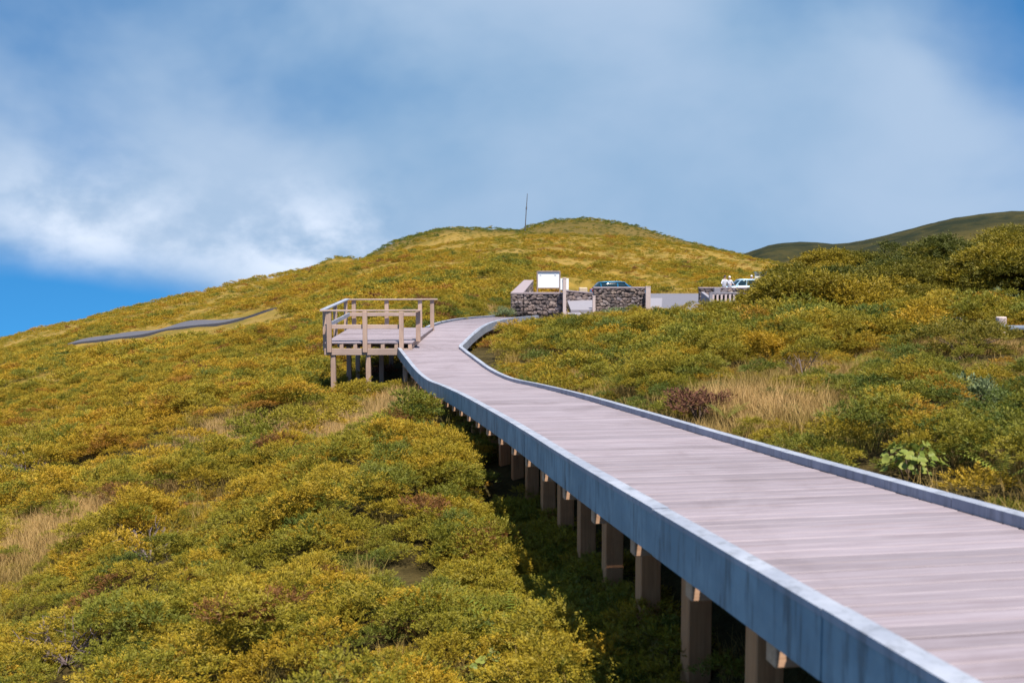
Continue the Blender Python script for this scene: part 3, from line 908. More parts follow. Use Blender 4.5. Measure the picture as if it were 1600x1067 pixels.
def person(label, loc, rotz, shirt, scale=1.0, lean=.0, arms=((.42, -.1, 1.05), (.30, .22, 1.08)), hat=None):
    o = thing('person', loc, label, 'person')
    o.rotation_euler = (0, 0, rotz); T = parent_matrix(o)
    J = {'pel': (0, 0, .95), 'sp': (0, lean * .4, 1.18), 'ch': (0, lean * .8, 1.38), 'nk': (0, lean, 1.52), 'hd': (0, lean * 1.15, 1.62), 'ht': (0, lean * 1.2, 1.74),
         'hl': (-.1, 0, .9), 'kl': (-.11, .03, .5), 'al': (-.12, -.02, .09), 'tl': (-.13, .14, .04), 'hr': (.1, 0, .9), 'kr': (.12, .04, .5), 'ar': (.15, -.02, .09), 'tr': (.16, .14, .04),
         'sl': (-.18, lean * .85, 1.43), 'sr': (.18, lean * .85, 1.43), 'el': (-.30, lean + .0, 1.2), 'er': (.30, lean + .02, 1.2),
         'wl': (-arms[0][0], lean + arms[0][1], arms[0][2]), 'wr': (arms[1][0], lean + arms[1][1], arms[1][2])}
    rad = {'pel': .15, 'sp': .135, 'ch': .16, 'nk': .06, 'hd': .088, 'ht': .085, 'hl': .095, 'kl': .062, 'al': .045, 'tl': .04, 'hr': .095, 'kr': .062, 'ar': .045, 'tr': .04,
           'sl': .07, 'sr': .07, 'el': .05, 'er': .05, 'wl': .032, 'wr': .032}
    E = [('pel', 'sp'), ('sp', 'ch'), ('ch', 'nk'), ('nk', 'hd'), ('hd', 'ht'), ('pel', 'hl'), ('hl', 'kl'), ('kl', 'al'), ('al', 'tl'), ('pel', 'hr'), ('hr', 'kr'), ('kr', 'ar'), ('ar', 'tr'),
         ('ch', 'sl'), ('sl', 'el'), ('el', 'wl'), ('ch', 'sr'), ('sr', 'er'), ('er', 'wr')]
    for s_, sx in (('l', -1), ('r', 1)):        # hands: palm and five fingers
        wv = Vector(J['w' + s_]); dv = (wv - Vector(J['e' + s_])).normalized()
        side = dv.cross(Vector((0, 1, 0))).normalized()
        J['p' + s_] = tuple(wv + dv * .06); rad['p' + s_] = .03; E.append(('w' + s_, 'p' + s_))
        for k in range(5):
            f_ = 'f%s%d' % (s_, k)
            J[f_] = tuple(wv + dv * ((.13, .15, .14, .12, .07)[k]) + side * ((-.03, -.01, .01, .03, -.06)[k]) + Vector((0, .02, 0))); rad[f_] = .009; E.append(('p' + s_, f_))
    keys = list(J); idx = {k: i for i, k in enumerate(keys)}
    me = bpy.data.meshes.new('body'); me.from_pydata([tuple(T @ (Vector(J[k]) * scale)) for k in keys], [(idx[a], idx[b]) for a, b in E], [])
    for nm in ('skin', 'trousers', shirt): me.materials.append(M[nm])
    b_ = bpy.data.objects.new('body', me); C.objects.link(b_)
    md = b_.modifiers.new('skin', 'SKIN'); md.use_smooth_shade = True
    for i, k in enumerate(keys):
        sv = me.skin_vertices[0].data[i]; sv.radius = (rad[k] * scale * (1.25 if k in ('pel', 'sp', 'ch') else 1), rad[k] * scale); sv.use_root = (k == 'pel')
    b_.modifiers.new('sub', 'SUBSURF').levels = 1
    # bake to a plain mesh and give every face its clothing
    dg = bpy.context.evaluated_depsgraph_get(); ev = b_.evaluated_get(dg)
    me2 = bpy.data.meshes.new_from_object(ev); b_.modifiers.clear(); b_.data = me2
    Ti = T.inverted()
    for p_ in me2.polygons:
        z = (Ti @ p_.center).z / scale; ax = abs((Ti @ p_.center).x) / scale
        p_.material_index = 0 if z > 1.5 or (z < 1.14 and ax > .3) else (2 if z > .93 else 1)
    b_.parent = o; b_.matrix_parent_inverse = T.inverted()
    def put(m, name, mat):
        m.v = [tuple(T @ (Vector(v) * scale)) for v in m.v]
        x = m.build(name, mat, None, 0, True); x.parent = o; x.matrix_parent_inverse = T.inverted()
    hd = Vector((0, lean * 1.18, 1.70))
    bm = bmesh.new(); bmesh.ops.create_icosphere(bm, subdivisions=2, radius=.108)
    m = MB(); m.add([hd + Vector((v.co.x * .95, v.co.y * 1.08 - .015, max(v.co.z, -.02 - .5 * max(0, -v.co.y)) + .035)) for v in bm.verts], [[v.index for v in f.verts] for f in bm.faces]); bm.free()
    put(m, 'hat' if hat else 'hair', hat or 'hair')
    for nm, q, s_ in (('nose', (0, .105, -.03), .016), ('eye', (-.035, .088, .0), .011), ('eye', (.035, .088, .0), .011), ('mouth', (0, .09, -.07), .018), ('ear', (-.09, 0, -.02), .024), ('ear', (.09, 0, -.02), .024)):
        bm = bmesh.new(); bmesh.ops.create_icosphere(bm, subdivisions=1, radius=s_)
        m = MB(); m.add([hd + Vector(q) + v.co for v in bm.verts], [[v.index for v in f.verts] for f in bm.faces]); bm.free()
        put(m, nm, 'hair' if nm == 'eye' else 'skin')
    return o


p = P(1131, 450, 80)
person('person in a white shirt bending forward beside the pale blue car', (p.x, 80, LOTZ + .005), R(200), 'shirt', 1.0, .12, ((.45, .1, 1.12), (.38, .2, 1.15)))
p = P(1140, 450, 81.5)
person('person in white with a white hat just behind the bending person', (p.x, 81.5, LOTZ + .005), R(150), 'shirt', .95, .05, hat='white')
p = P(1174, 450, 87)
person('person in a blue shirt standing beside the cream information board', (p.x, 87, LOTZ + .005), R(170), 'blueshirt', .97, .02, hat='white')

# ------------------------------------------------------------------ log barrier at right
lb_d = 22.5
pa = P(1564.5, 495, lb_d)  # front stub post
lb = thing('log_barrier', (pa.x, lb_d, gz(pa.x, lb_d)), 'low barrier of pale stub posts and a dark weathered log at right', 'barrier')
pb = P(1496.5, 496, 26.5)
pc = Vector((pa.x + 1.9, lb_d - .35, pa.z + .02))
for q in (pa, pb, pc):
    m = MB(); zg = gz(q.x, q.y) - .2
    m.tube([(q.x, q.y, zg), (q.x, q.y, q.z - .02), (q.x, q.y, q.z)], [.115, .115, .10], 12); m.build('stub_post', 'palepost', lb)
m = MB(); la = P(1566, 513.5, lb_d - .22); m.tube([la, la.lerp(Vector((pc.x + .3, pc.y - .22, la.z)), .5) + dz(.01), Vector((pc.x + .3, pc.y - .22, la.z))], [.075, .08, .075], 12); m.build('log', 'logblue', lb)


# ------------------------------------------------------------------ vegetation meshes
def leaf_cloud(name, seed, Rr, Hh, nspray, nleaf, L, lw, mat, spread=.75, up=.55, droop=.25, base=0.0, flat=.6, leaf=.42, per=14):
    """feathery sprays set over a low dome; returns a mesh with a 'tip' attribute"""
    g = np.random.default_rng(seed)
    # plumes: small tufts over a dome, each carrying its own sprays
    npl_ = max(5, nspray // per)
    pa_ = np.arange(npl_) * 2.39996 + g.uniform(-.35, .35, npl_); pr = np.sqrt((np.arange(npl_) + .5) / npl_) * Rr * g.uniform(.85, 1.12, npl_)
    pq = np.clip(pr / (Rr * 1.15), 0, .97)
    pl = g.uniform(.68, 1.08, npl_)
    pc_ = np.stack([pr * np.cos(pa_), pr * np.sin(pa_), base + Hh * np.sqrt(1 - pq ** 2) * pl - L * .55], -1)
    pid = np.arange(nspray) % npl_
    az = g.uniform(0, 2 * np.pi, nspray); q = np.sqrt(g.uniform(0, 1, nspray))
    rp = Rr * .9 / np.sqrt(npl_)
    lev = np.clip(1.05 - .55 * q ** 2, 0, 1)
    p0 = pc_[pid] + np.stack([rp * q * np.cos(az), rp * q * np.sin(az), rp * .8 * (np.sqrt(1 - (q * .98) ** 2) - .6)], -1)
    lean = np.stack([np.cos(pa_), np.sin(pa_), 0 * pa_], -1)[pid] * (pq[pid] * spread * .6)[:, None]
    ax = np.stack([np.cos(az) * spread * q, np.sin(az) * spread * q, np.full(nspray, up)], -1) + lean + g.normal(0, .2, (nspray, 3))
    ax /= np.linalg.norm(ax, axis=1)[:, None]
    ref = np.stack([g.normal(0, .5, nspray), g.normal(0, .5, nspray), np.ones(nspray)], -1)
    sd_ = np.cross(ax, ref); sd_ /= np.linalg.norm(sd_, axis=1)[:, None]
    ll = L * g.uniform(.7, 1.3, nspray)
    V = []; T_ = []
    for k in range(nleaf):
        t = (k + .6) / nleaf
        s = -1 if k % 2 else 1
        c = p0 + ax * (ll * t)[:, None] - np.array([0, 0, 1]) * (droop * ll * t * t)[:, None]
        d = ax * .75 + sd_ * (s * (.85 if k < nleaf - 1 else 0)) + g.normal(0, .18, (nspray, 3))
        d /= np.linalg.norm(d, axis=1)[:, None]
        n = np.cross(d, sd_ * s) * flat + g.normal(0, .45, (nspray, 3)); wv = np.cross(d, n); wv /= np.linalg.norm(wv, axis=1)[:, None] + 1e-6
        ln = (ll * leaf * (1.15 - .6 * t))[:, None]; wd = (lw * (1.1 - .4 * t)) * g.uniform(.7, 1.3, nspray)[:, None]
        V.append(np.stack([c, c + d * ln * .5 + wv * wd, c + d * ln, c + d * ln * .5 - wv * wd], 1))
        tt = np.clip(.15 + .75 * t * lev + g.uniform(-.12, .12, nspray), 0, 1)
        T_.append(np.repeat(tt[:, None], 4, 1))
    V = np.concatenate(V).reshape(-1, 3); T_ = np.concatenate(T_).ravel()
    nq = len(V) // 4
    me = bpy.data.meshes.new(name)
    me.from_pydata(V.tolist(), [], np.arange(nq * 4).reshape(-1, 4).tolist()); me.update()
    a_ = me.attributes.new('tip', 'FLOAT', 'POINT'); a_.data.foreach_set('value', T_.astype('f'))
    a_ = me.attributes.new('shade', 'FLOAT', 'POINT'); a_.data.foreach_set('value', np.repeat(g.uniform(0, 1, nq), 4).astype('f'))
    if mat: me.materials.append(M[mat])
    return me


def grass_mesh(name, seed, n, Rr, Hh, bw_, mat):
    g = np.random.default_rng(seed); V = []; Fc = []; T_ = []
    for i in range(n):
        a = g.uniform(0, 2 * math.pi); r = Rr * math.sqrt(g.uniform(0, 1)); b = np.array([r * math.cos(a), r * math.sin(a), -.03])
        h = Hh * g.uniform(.5, 1.15); ld = g.uniform(0, 2 * math.pi); ln = h * g.uniform(.15, .75); dv = np.array([math.cos(ld), math.sin(ld), 0]); sv = np.array([-dv[1], dv[0], 0]) * bw_
        o_ = len(V)
        for t, k in ((0, 1), (.55, .8), (1, 0.12)):
            c = b + np.array([0, 0, h * t]) + dv * ln * t * t
            V += [c - sv * k, c + sv * k]; T_ += [t, t]
        Fc += [(o_, o_ + 1, o_ + 3, o_ + 2), (o_ + 2, o_ + 3, o_ + 5, o_ + 4)]
    me = bpy.data.meshes.new(name); me.from_pydata([tuple(v) for v in V], [], Fc); me.update()
    a_ = me.attributes.new('tip', 'FLOAT', 'POINT'); a_.data.foreach_set('value', np.array(T_, 'f'))
    a_ = me.attributes.new('shade', 'FLOAT', 'POINT'); a_.data.foreach_set('value', g.uniform(0, 1, len(V)).astype('f'))
    me.materials.append(M[mat])
    return me


def variants(name, meshes):
    col = bpy.data.collections.new(name)          # sources only, not linked to the scene
    for i, me in enumerate(meshes): col.objects.link(bpy.data.objects.new('%s_%02d' % (name, i), me))
    return col


def scatter(name, col, nvar, pos, scale, tint, label, cat, tilt=.15, seed=1):
    g = np.random.default_rng(seed); n = len(pos)
    me = bpy.data.meshes.new(name); me.from_pydata(pos.tolist(), [], []); me.update()
    def attr(nm, kind, key, data):
        a_ = me.attributes.new(nm, kind, 'POINT'); a_.data.foreach_set(key, np.ascontiguousarray(data).ravel())
    rot = np.stack([g.normal(0, tilt, n), g.normal(0, tilt, n), g.uniform(0, 6.283, n)], -1)
    attr('rot', 'FLOAT_VECTOR', 'vector', rot.astype('f')); attr('scl', 'FLOAT_VECTOR', 'vector', scale.astype('f'))
    attr('idx', 'INT', 'value', g.integers(0, nvar, n).astype('i')); attr('tint', 'FLOAT', 'value', np.clip(tint, 0, 1).astype('f'))
    o = tag(obj(name, me), label, cat, kind='stuff')
    ng = bpy.data.node_groups.new(name, 'GeometryNodeTree')
    ng.interface.new_socket('Geometry', in_out='INPUT', socket_type='NodeSocketGeometry'); ng.interface.new_socket('Geometry', in_out='OUTPUT', socket_type='NodeSocketGeometry')
    N = ng.nodes.new; Lk = ng.links.new
    gi, go = N('NodeGroupInput'), N('NodeGroupOutput')
    iop = N('GeometryNodeInstanceOnPoints'); ci = N('GeometryNodeCollectionInfo'); ci.inputs['Collection'].default_value = col
    ci.inputs['Separate Children'].default_value = True; ci.inputs['Reset Children'].default_value = True
    def na(nm, kind):
        q = N('GeometryNodeInputNamedAttribute'); q.data_type = kind; q.inputs['Name'].default_value = nm; return q.outputs[0]
    e2r = N('FunctionNodeEulerToRotation'); Lk(na('rot', 'FLOAT_VECTOR'), e2r.inputs[0])
    Lk(gi.outputs[0], iop.inputs['Points']); Lk(ci.outputs[0], iop.inputs['Instance']); iop.inputs['Pick Instance'].default_value = True
    Lk(na('idx', 'INT'), iop.inputs['Instance Index']); Lk(e2r.outputs[0], iop.inputs['Rotation']); Lk(na('scl', 'FLOAT_VECTOR'), iop.inputs['Scale'])
    Lk(iop.outputs[0], go.inputs[0])
    md = o.modifiers.new('scatter', 'NODES'); md.node_group = ng
    return o


near_col = variants('near_clump', [leaf_cloud('near_clump', 100 + i, .25, .21, 190, 11, .085, .0048, 'juniper', leaf=.33, base=.13, per=15) for i in range(6)])
mid_col = variants('mid_clump', [leaf_cloud('mid_clump', 200 + i, .34, .25, 150, 9, .115, .008, 'juniper', leaf=.36, base=.15) for i in range(5)])
far_col = variants('far_clump', [leaf_cloud('far_clump', 300 + i, .75, .36, 90, 6, .28, .030, 'juniper', up=.45, base=.12) for i in range(5)])
thick_col = variants('thicket_clump', [leaf_cloud('thicket_clump', 400 + i, .60, .48, 380, 9, .16, .011, 'thicket', up=.5, spread=.9, leaf=.38, base=.42) for i in range(5)])
grass_col = variants('grass_tuft', [grass_mesh('grass_tuft', 500 + i, 70, .22, .34, .0045, 'grass') for i in range(4)])


# ------------------------------------------------------------------ where plants may stand
def sector(d0, d1, sp, u0=-.66, u1=.66, seed=1):
    """jittered points with even spacing sp over the sector in front of the camera"""
    g = np.random.default_rng(seed); out = []
    ys = np.arange(d0, d1, sp)
    for y in ys:
        xs = np.arange(u0 * max(y, 6), u1 * max(y, 6), sp)
        out.append(np.stack([xs + g.uniform(-.5, .5, len(xs)) * sp, y + g.uniform(-.5, .5, len(xs)) * sp], -1))
    return np.concatenate(out)


def clear(p, r, h):
    """mask: keeps plants off timbers, walls and asphalt; h = plant height"""
    X, Y_ = p[:, 0], p[:, 1]; z = ground(X, Y_)
    yy = np.clip(Y_, -4, 60); s = X - bwX(yy)
    over = (np.abs(s) < HW + .10 + r * .55) & (Y_ < 50.3)
    low_ = (s < 0) & (s > -HW - .2) & (Y_ < 16.5) & (z + h > bwZ(yy) - 1.0)
    over |= (s > 0) & (s < HW + 1.1) & (Y_ > 30.5) & (Y_ < 47)
    ok = ~(over & (z + h > bwZ(yy) - .33))
    ok &= ~low_
    for q in pth: ok &= ~((X - q.x) ** 2 + (Y_ - q.y) ** 2 < (.85 + r) ** 2)
    ok &= ~((X > -7.0) & (X < -3.3) & (Y_ > 31.5) & (Y_ < 37.6) & (z + h > -3.55))
    for ex_, ey_, er_, ez_ in KEEP:
        dx_, dy_ = ex_ / math.hypot(ex_, ey_), ey_ / math.hypot(ex_, ey_)
        al = (ex_ - X) * dx_ + (ey_ - Y_) * dy_; la_ = np.abs(-(X - ex_) * dy_ + (Y_ - ey_) * dx_)
        ok &= ~((la_ < er_ * .8 + r * .2) & (al > -er_ * .4) & (al < er_ * 1.8))
        ok &= ~((la_ < er_ * .6) & (Y_ < ey_) & ((z + h) / np.maximum(Y_, 1) > ez_ / ey_))
    plt = (X > -6.5) & (X < -2.6) & (Y_ > 33.1 - r * .3) & (Y_ < 37.6 + r * .5)
    ok &= ~(plt & (z + h > -2.85 + (Y_ - 33.4) * .065))
    ok &= ~((X > LOT[0] - .2) & (X < LOT[1]) & (Y_ > LOT[2] - r) & (Y_ < LOT[3] + r))
    ok &= ~((X > -.2 - r) & (X < 3.1 + r) & (Y_ > 51.7 - r * .2) & (Y_ < 53)) & ~((X > 4.4 - r) & (X < 7.9 + r) & (Y_ > 56.4 - r * .3) & (Y_ < 58))
    ok &= ~((X > 2.7) & (X < 5.8) & (Y_ > 54.5) & (Y_ < 67))
    ok &= ~((np.abs(X - (.5 + (Y_ - 52) * .05)) < .6 + r) & (Y_ > 52) & (Y_ < 69.5))
    ok &= ~((X > 12) & (X < 18) & (Y_ > 62.5) & (Y_ < 71))
    for a, b in zip(dense[:-1], dense[1:]):
        mx_, my_ = (a.x + b.x) / 2, (a.y + b.y) / 2
        ok &= ~((X - mx_) ** 2 + (Y_ - my_) ** 2 < (3.2 + r) ** 2)
        ok &= ~((np.abs(X / np.maximum(Y_, 1) - mx_ / my_) < .008) & (Y_ < my_) & (Y_ > my_ - 32) & ((z + h + .1) / np.maximum(Y_, 1) > (a.z - .15) / my_))
    return ok, z


# spots kept free for plants and things that stand out (plan position, radius)
KEEP = []
for px, py, er in ((1508, 560, 1.2), (1092, 655, .35), (1520, 640, .35), (1425, 752, .36), (770, 1062, .3), (548, 800, .3), (800, 1010, .35), (1570, 768, .25), (1135, 668, .2), (562, 708, .25), (105, 1040, .4), (235, 880, .4), (40, 745, .45), (1255, 590, .3)):
    q = hit(px, py); KEEP.append((q.x, q.y, er, q.z + .3))
KEEP += [(pa.x + .5, lb_d - .2, .9, la.z - .16), (pb.x, 26.5, .3, pb.z - .12)]


def grassy(X, Y_):
    """0..1: dry grass instead of shrubs"""
    g_ = sstep(fbm(X + 50, Y_ * .8 + 9, 7.5, 4), .61, .70) * np.where(Y_ > 16, 1, .35) * np.where(X > bwX(np.clip(Y_, -4, 60)), .4, 1)
    for (px, py, rad, a) in ((1180, 640, 1.25, 1.05), (1290, 590, 1.1, .8), (900, 600, .9, .9), (90, 830, 2.2, 1.1), (220, 770, 2.0, .9), (130, 590, 6, .8), (60, 690, 3.4, .8), (1590, 560, 2.2, .8), (1080, 690, .7, .8)):
        c_ = HIT[(px, py)]
        g_ = np.maximum(g_, a * np.exp(-((X - c_.x) ** 2 + ((Y_ - c_.y) * .55) ** 2) / rad ** 2))
    return np.clip(g_, 0, 1)


HIT = {k: hit(*k) for k in ((1180, 640), (1290, 590), (900, 600), (90, 830), (220, 770), (130, 590), (60, 690), (1590, 560), (1080, 690))}


def tint_of(X, Y_, g):
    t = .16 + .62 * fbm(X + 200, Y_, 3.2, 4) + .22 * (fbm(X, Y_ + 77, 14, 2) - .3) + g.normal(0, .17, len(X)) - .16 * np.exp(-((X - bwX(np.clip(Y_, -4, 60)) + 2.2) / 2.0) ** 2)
    return np.where(g.uniform(0, 1, len(X)) < .016, .96, np.clip(t, 0, .88))


def shrubs(name, col, nv, d0, d1, sp, s0, s1, h, label, seed, keep=.95, lumps=1.3, mound=.8, low=.27):
    g = np.random.default_rng(seed)
    p = sector(d0, d1, sp, seed=seed)
    gr = grassy(p[:, 0], p[:, 1])
    lump = fbm(p[:, 0] + 31, p[:, 1] + 5, lumps, 3)
    k = (g.uniform(0, 1, len(p)) < keep * (1 - np.where(p[:, 1] > 60, .12, .93) * gr)) & (lump > low)
    p = p[k]; lump = lump[k]
    s = s0 + (s1 - s0) * sstep(lump, .32, .68) * g.uniform(.7, 1.15, len(p))
    side = (p[:, 0] > bwX(np.clip(p[:, 1], -4, 60))) & (p[:, 1] < 58)
    s = np.where(side, s * np.where(p[:, 1] < 17, .85, np.where(p[:, 1] < 42, 1.05, .72)), s)
    ok, z = clear(p, .42 * s, h * 1.45 * s + 1.15 * mound * np.maximum(lump - .4, 0))
    u = p[:, 0] / p[:, 1]
    ok &= ~((u > .262) & (p[:, 1] > 27.5) & (p[:, 1] < 52))
    p, z, s, lump = p[ok], z[ok], s[ok], lump[ok]
    sc = np.stack([s, s, s * g.uniform(.8, 1.25, len(s))], -1)
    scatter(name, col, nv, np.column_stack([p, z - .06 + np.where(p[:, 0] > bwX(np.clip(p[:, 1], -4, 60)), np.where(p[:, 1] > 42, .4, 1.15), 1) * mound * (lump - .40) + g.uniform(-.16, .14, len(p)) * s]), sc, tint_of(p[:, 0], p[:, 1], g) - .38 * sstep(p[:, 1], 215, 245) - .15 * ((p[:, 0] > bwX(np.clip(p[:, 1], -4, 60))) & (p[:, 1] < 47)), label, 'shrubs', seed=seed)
    print(name, len(p))


shrubs('low_shrubs', near_col, 6, 3.0, 21, .27, .7, 1.4, .36, 'dense golden green juniper shrubs carpeting the near slopes', 21)
shrubs('low_shrubs', mid_col, 5, 20.5, 62, .37, .7, 1.45, .40, 'golden green shrub carpet around the platform and walls', 22)
shrubs('heath_shrubs', far_col, 5, 61, 150, .85, .45, 1.15, .42, 'low golden heath scattered over the hillside', 23, .62, 6, .8, .2)
shrubs('heath_shrubs', far_col, 5, 150, 300, 1.5, .5, 1.05, .45, 'distant low heath along the hill crest', 24, .62, 11, .8, .2)

# small shrubs in the shade under the walkway
g = np.random.default_rng(51)
p = sector(3, 18, .26, -.3, .75, seed=51)
s_ = p[:, 0] - bwX(p[:, 1]); z = ground(p[:, 0], p[:, 1]); s = g.uniform(.8, 1.3, len(p))
k = (s_ > -HW - 1.0) & (s_ < HW) & (z + .45 * s < bwZ(p[:, 1]) - .9)
p, z, s = p[k], z[k], s[k]
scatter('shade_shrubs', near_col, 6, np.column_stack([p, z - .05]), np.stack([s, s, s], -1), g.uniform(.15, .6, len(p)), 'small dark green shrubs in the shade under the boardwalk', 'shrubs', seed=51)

p = sector(31, 48, .3, -.12, .06, seed=52)
s_ = p[:, 0] - bwX(p[:, 1]); z = ground(p[:, 0], p[:, 1]); s = g.uniform(.6, 1.0, len(p))
k = (s_ > HW - .6) & (s_ < HW + 1.3) & (z + .5 * s < bwZ(p[:, 1]) - .22)
p, z, s = p[k], z[k], s[k]
scatter('kerb_shrubs', mid_col, 5, np.column_stack([p, z - .06]), np.stack([s, s, s], -1), g.uniform(.35, .97, len(p)), 'low brownish shrubs below the far bend of the boardwalk', 'shrubs', seed=52)

# thicket on the bank at right
g = np.random.default_rng(31)
p = sector(26.5, 47, .52, .20, .75, seed=31)
u = p[:, 0] / p[:, 1]
k = (sstep(u, .256, .30) > g.uniform(0, 1, len(u)) * .9) & (p[:, 1] > 28 + 3.5 * (fbm(p[:, 0], p[:, 1], 3, 2) - .4))
p = p[k]
lump = fbm(p[:, 0] + 3, p[:, 1] + 8, 2.6, 3)
s = .55 + 1.0 * sstep(lump, .34, .66) * g.uniform(.7, 1.1, len(p))
ok, z = clear(p, .5 * s, .8 * s); ok &= lump > .36
p, z, s, lump = p[ok], z[ok], s[ok], lump[ok]
scatter('shrub_thicket', thick_col, 5, np.column_stack([p, z - .15 + 2.3 * (lump - .42) + g.uniform(-.25, .2, len(p))]), np.stack([s, s, s * 1.05], -1), -.08 + .8 * fbm(p[:, 0], p[:, 1] + 40, 4, 3) + g.normal(0, .13, len(p)), 'tall olive gold shrub thicket covering the bank at right', 'thicket', .2, 31)
print('thicket', len(p))

# dry grass
g = np.random.default_rng(41)
p = np.concatenate([sector(4, 24, .16, seed=41), sector(24, 60, .36, seed=42)])
gr = grassy(p[:, 0], p[:, 1])
k = g.uniform(0, 1, len(p)) < np.maximum(gr * .8, .05)
p, gr = p[k], gr[k]
s = g.uniform(.55, 1.1, len(p)) * (1 + .5 * sstep(p[:, 1], 22, 40))
ok, z = clear(p, .2 * s, .36 * s)
u = p[:, 0] / p[:, 1]; ok &= ~((u > .255) & (p[:, 1] > 29))
p, z, s, gr = p[ok], z[ok], s[ok], gr[ok]
scatter('dry_grass', grass_col, 4, np.column_stack([p, z]), np.stack([s, s, s], -1), .15 + .55 * gr + .3 * fbm(p[:, 0], p[:, 1], 2, 2) + g.normal(0, .12, len(p)), 'straw coloured dry grass between the shrubs', 'grass', .1, 41)
print('grass', len(p))


# ------------------------------------------------------------------ single plants that stand out
def stems(o, base, top_pts, r=.014, name='stems', mat='bark'):
    m = MB()
    for q in top_pts: m.tube([base + Vector((random.uniform(-.04, .04), random.uniform(-.04, .04), -.1)), base.lerp(q, .55) + Vector((0, 0, .06)), q], [r * 1.6, r, r * .5], 5)
    return m.build(name, mat, o)


def bush(name, label, px, py, w_, h, mat, n=260, nl=11, L=.24, lw=.013, d=None, up=.55, spread=.85, cat='bush', seed=0, base=0.0):
    p = hit(px, py) if d is None else Vector((P(px, py, d).x, d, gz(P(px, py, d).x, d)))
    o = thing(name, p, label, cat)
    me = leaf_cloud('foliage', 900 + seed, w_, h, n, nl, L, lw, mat, spread, up, base=base)
    obj('foliage', me, o, Matrix.Translation(p))
    if base: obj('lower_foliage', leaf_cloud('lower_foliage', 950 + seed, w_ * .92, h * .55, n // 2, nl, L, lw, mat, spread, up * .6), o, Matrix.Translation(p))
    stems(o, p, [p + Vector((w_ * .6 * math.cos(a), w_ * .6 * math.sin(a), (base + h) * .5)) for a in np.linspace(.3, 6, 7)])
    return o


bush('round_bush', 'rounded golden bush overhanging its shadow beside the log barrier', 1508, 560, .95, .60, 'bush', 620, 11, .15, .009, cat='bush', seed=1, base=.14)
bush('rust_bush', 'rusty brown withered shrub just beyond the far kerb', 1092, 655, .42, .42, 'rust', 190, 9, .2, .010, cat='shrub', seed=2)
bush('rust_bush', 'dark rusty shrub under the viewing platform', 600, 590, .6, .45, 'rust', 160, 9, .24, .013, cat='shrub', seed=3)
bush('herb_clump', 'grey-green leafy plant on the right slope above the pale leafy one', 1520, 640, .34, .42, 'herb', 130, 8, .2, .022, cat='plant', seed=4, up=.9)
bush('herb_clump', 'pale grey-green tuft at the left corner of the stone enclosure', 789, 489, .42, .55, 'herb', 110, 8, .35, .022, d=51, cat='plant', seed=5, up=1.2)
bush('herb_clump', 'leafy green weeds at the foot of the right stone wall', 965, 486, .8, .5, 'herb', 120, 8, .35, .03, d=55.5, cat='plant', seed=6, up=1.1)
bush('herb_clump', 'green weeds in front of the entrance fence', 1133, 484, .75, .55, 'herb', 120, 8, .35, .03, d=61, cat='plant', seed=7, up=1.1)
bush('herb_clump', 'tall grey-green weeds at the foot of the bank behind the log barrier', 1555, 500, 1.3, .95, 'herb', 380, 9, .3, .022, d=27.0, cat='plant', seed=8, up=1.2)
bush('herb_clump', 'grey-green weeds at the middle of the bank foot', 1300, 498, 1.6, .6, 'herb', 300, 9, .28, .022, d=28.4, cat='plant', seed=9, up=1.2)
bush('herb_clump', 'small grey-green weeds at the left end of the bank foot', 1215, 492, 1.1, .6, 'herb', 220, 9, .28, .022, d=30.5, cat='plant', seed=10, up=1.2)


def broadleaf(label, px, py, n, size, mat='broad', seed=0, h=.3, spread=.3):
    p = hit(px, py); o = thing('broad_leaf_plant', p, label, 'plant'); g = np.random.default_rng(seed)
    mes = []
    for q in range(3):
        m = MB(); nseg = 7; vs = []; ring = []
        for i in range(14):
            a = 2 * math.pi * i / 14; r = .5 * (1 + .08 * math.sin(5 * a + q)); ring.append((r * math.cos(a) * (.9 + .1 * q), r * math.sin(a), .10 * math.cos(2 * a) + .03 * math.sin(5 * a)))
        inner = [(x * .5, y * .5, -.03) for x, y, z in ring]
        m.add(ring + inner + [(0, 0, -.08)], [(i, (i + 1) % 14, 14 + (i + 1) % 14, 14 + i) for i in range(14)] + [(14 + i, 14 + (i + 1) % 14, 28) for i in range(14)])
        me = m.mesh('leaf', mat, smooth=True)
        for nm in ('tip', 'shade'):
            a_ = me.attributes.new(nm, 'FLOAT', 'POINT'); a_.data.foreach_set('value', (np.full(29, .3 + .35 * q) if nm == 'shade' else np.array([1.0] * 14 + [.7] * 14 + [.4])).astype('f'))
        mes.append(me)
    tops = []
    for k in range(n):
        a = g.uniform(0, 6.28); r = spread * math.sqrt(g.uniform(0, 1)); q = p + Vector((r * math.cos(a), r * math.sin(a), h * g.uniform(.45, 1.1) * (1.1 - r / spread * .5)))
        tops.append(q)
        mw = Matrix.Translation(q) @ Matrix.Rotation(a, 4, 'Z') @ Matrix.Rotation(g.uniform(.2, 1.0), 4, 'Y') @ Matrix.Rotation(g.normal(0, .3), 4, 'X') @ Matrix.Diagonal((size * g.uniform(.7, 1.2),) * 2 + (size, 1))
        obj('leaf', mes[k % 3], o, mw)
    stems(o, p, tops[:14], .006)
    return o


broadleaf('pale yellow-green broad-leaved plant beside the right kerb', 1425, 752, 110, .07, seed=3, h=.36, spread=.30)
broadleaf('round-leaved green plant at the bottom edge below the shrubs', 770, 1066, 16, .09, seed=5, h=.30, spread=.24)


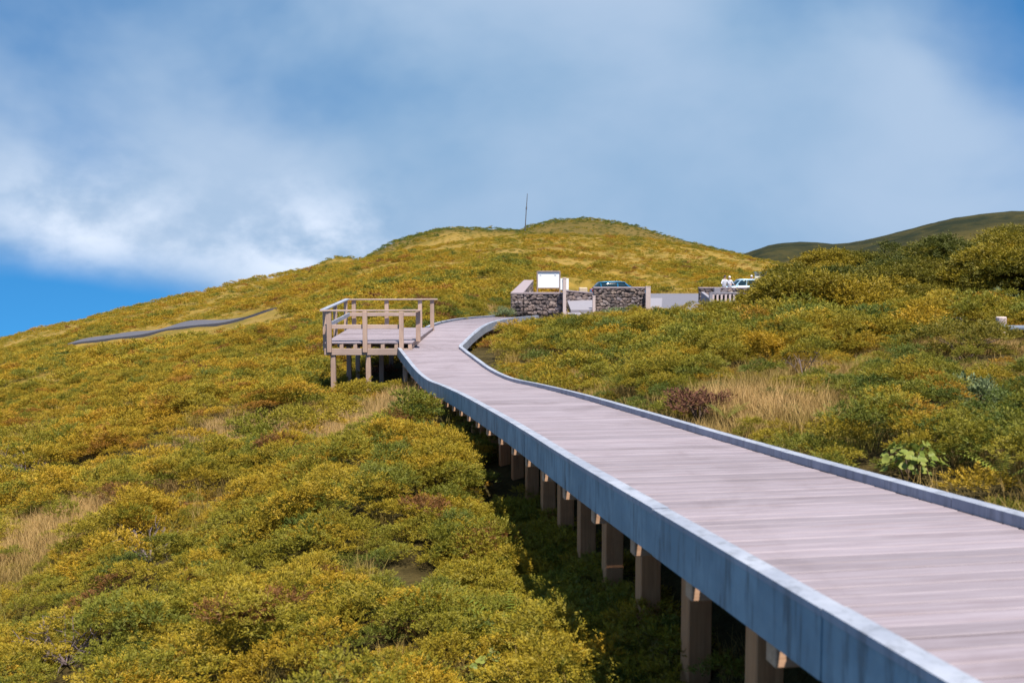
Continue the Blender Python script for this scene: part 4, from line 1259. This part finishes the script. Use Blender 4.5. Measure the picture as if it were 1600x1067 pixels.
def fern(label, px, py, n, L, seed=0):
    p = hit(px, py); o = thing('fern', p, label, 'fern', 'ferns among the shrubs'); g = np.random.default_rng(seed)
    for k in range(n):
        a = 6.283 * k / n + g.uniform(-.3, .3); el = g.uniform(.7, 1.2); V = []; Fc = []; T_ = []
        for i in range(15):
            t = (i + 1) / 15; rr = L * t; c = p + Vector((math.cos(a) * rr * math.cos(el * (1 - .5 * t)), math.sin(a) * rr * math.cos(el * (1 - .5 * t)), rr * math.sin(el) * (1 - .35 * t) + .1))
            wl = L * .24 * math.sin(math.pi * (t * .9 + .07)); sv = Vector((-math.sin(a), math.cos(a), 0)); fw = Vector((math.cos(a), math.sin(a), .2)) * L * .035
            for s_ in (-1, 1):
                o_ = len(V); V += [c - fw * .5, c + sv * s_ * wl + fw * 1.2 - Vector((0, 0, wl * .25)), c + fw * .5]; Fc.append((o_, o_ + 1, o_ + 2)); T_ += [t * .6 + .3] * 3
        me = bpy.data.meshes.new('frond'); me.from_pydata([tuple(v) for v in V], [], Fc); me.update(); me.materials.append(M['fern'])
        a_ = me.attributes.new('tip', 'FLOAT', 'POINT'); a_.data.foreach_set('value', np.array(T_, 'f'))
        a_ = me.attributes.new('shade', 'FLOAT', 'POINT'); a_.data.foreach_set('value', np.full(len(V), g.uniform(0, 1), 'f'))
        obj('frond', me, o)
    return o


fern('bright fern among the shrubs halfway down the left slope', 548, 800, 7, .55, 1)
fern('yellow-green fern at the bottom edge in front of the posts', 800, 1010, 7, .6, 2)
fern('small fern at the right frame edge beside the kerb', 1570, 768, 6, .42, 3)
fern('small fern on the grassy patch of the right field', 1330, 585, 6, .45, 4)
fern('upright fern beyond the kerb near the rusty shrub', 1135, 668, 6, .4, 5)
fern('small fern high on the left slope', 562, 708, 6, .5, 6)


def bare_shrub(label, px, py, n, L, seed):
    p = hit(px, py); o = thing('bare_shrub', p, label, 'bare shrub', 'bare twiggy shrubs'); g = np.random.default_rng(seed)
    for k in range(n):
        a = g.uniform(0, 6.28); el = g.uniform(.25, .9); l_ = L * g.uniform(.6, 1.1); d = Vector((math.cos(a) * math.cos(el), math.sin(a) * math.cos(el), math.sin(el)))
        m = MB(); q = p + d * l_ + Vector((0, 0, .15)); mid = p.lerp(q, .5) + Vector(g.normal(0, .05 * L, 3))
        m.tube([p, mid, q], [.012, .008, .003], 5)
        for j in range(5):
            s_ = mid.lerp(q, g.uniform(-.3, .8)); e_ = s_ + (d * .6 + Vector(g.normal(0, .5, 3))).normalized() * l_ * g.uniform(.25, .45)
            m.tube([s_, s_.lerp(e_, .5) + Vector(g.normal(0, .02, 3)), e_], [.006, .004, .002], 4)
        m.build('branch', 'twig', o)
    return o


bare_shrub('bare grey twigs in the bottom left corner', 105, 1040, 16, .65, 1)
bare_shrub('bare purple-grey twigs on the lower left slope', 235, 880, 14, .6, 2)
bare_shrub('bare twigs at the far left of the slope', 40, 745, 14, .8, 4)
bare_shrub('bent pale twigs in the middle of the right field', 1255, 590, 6, .6, 6)
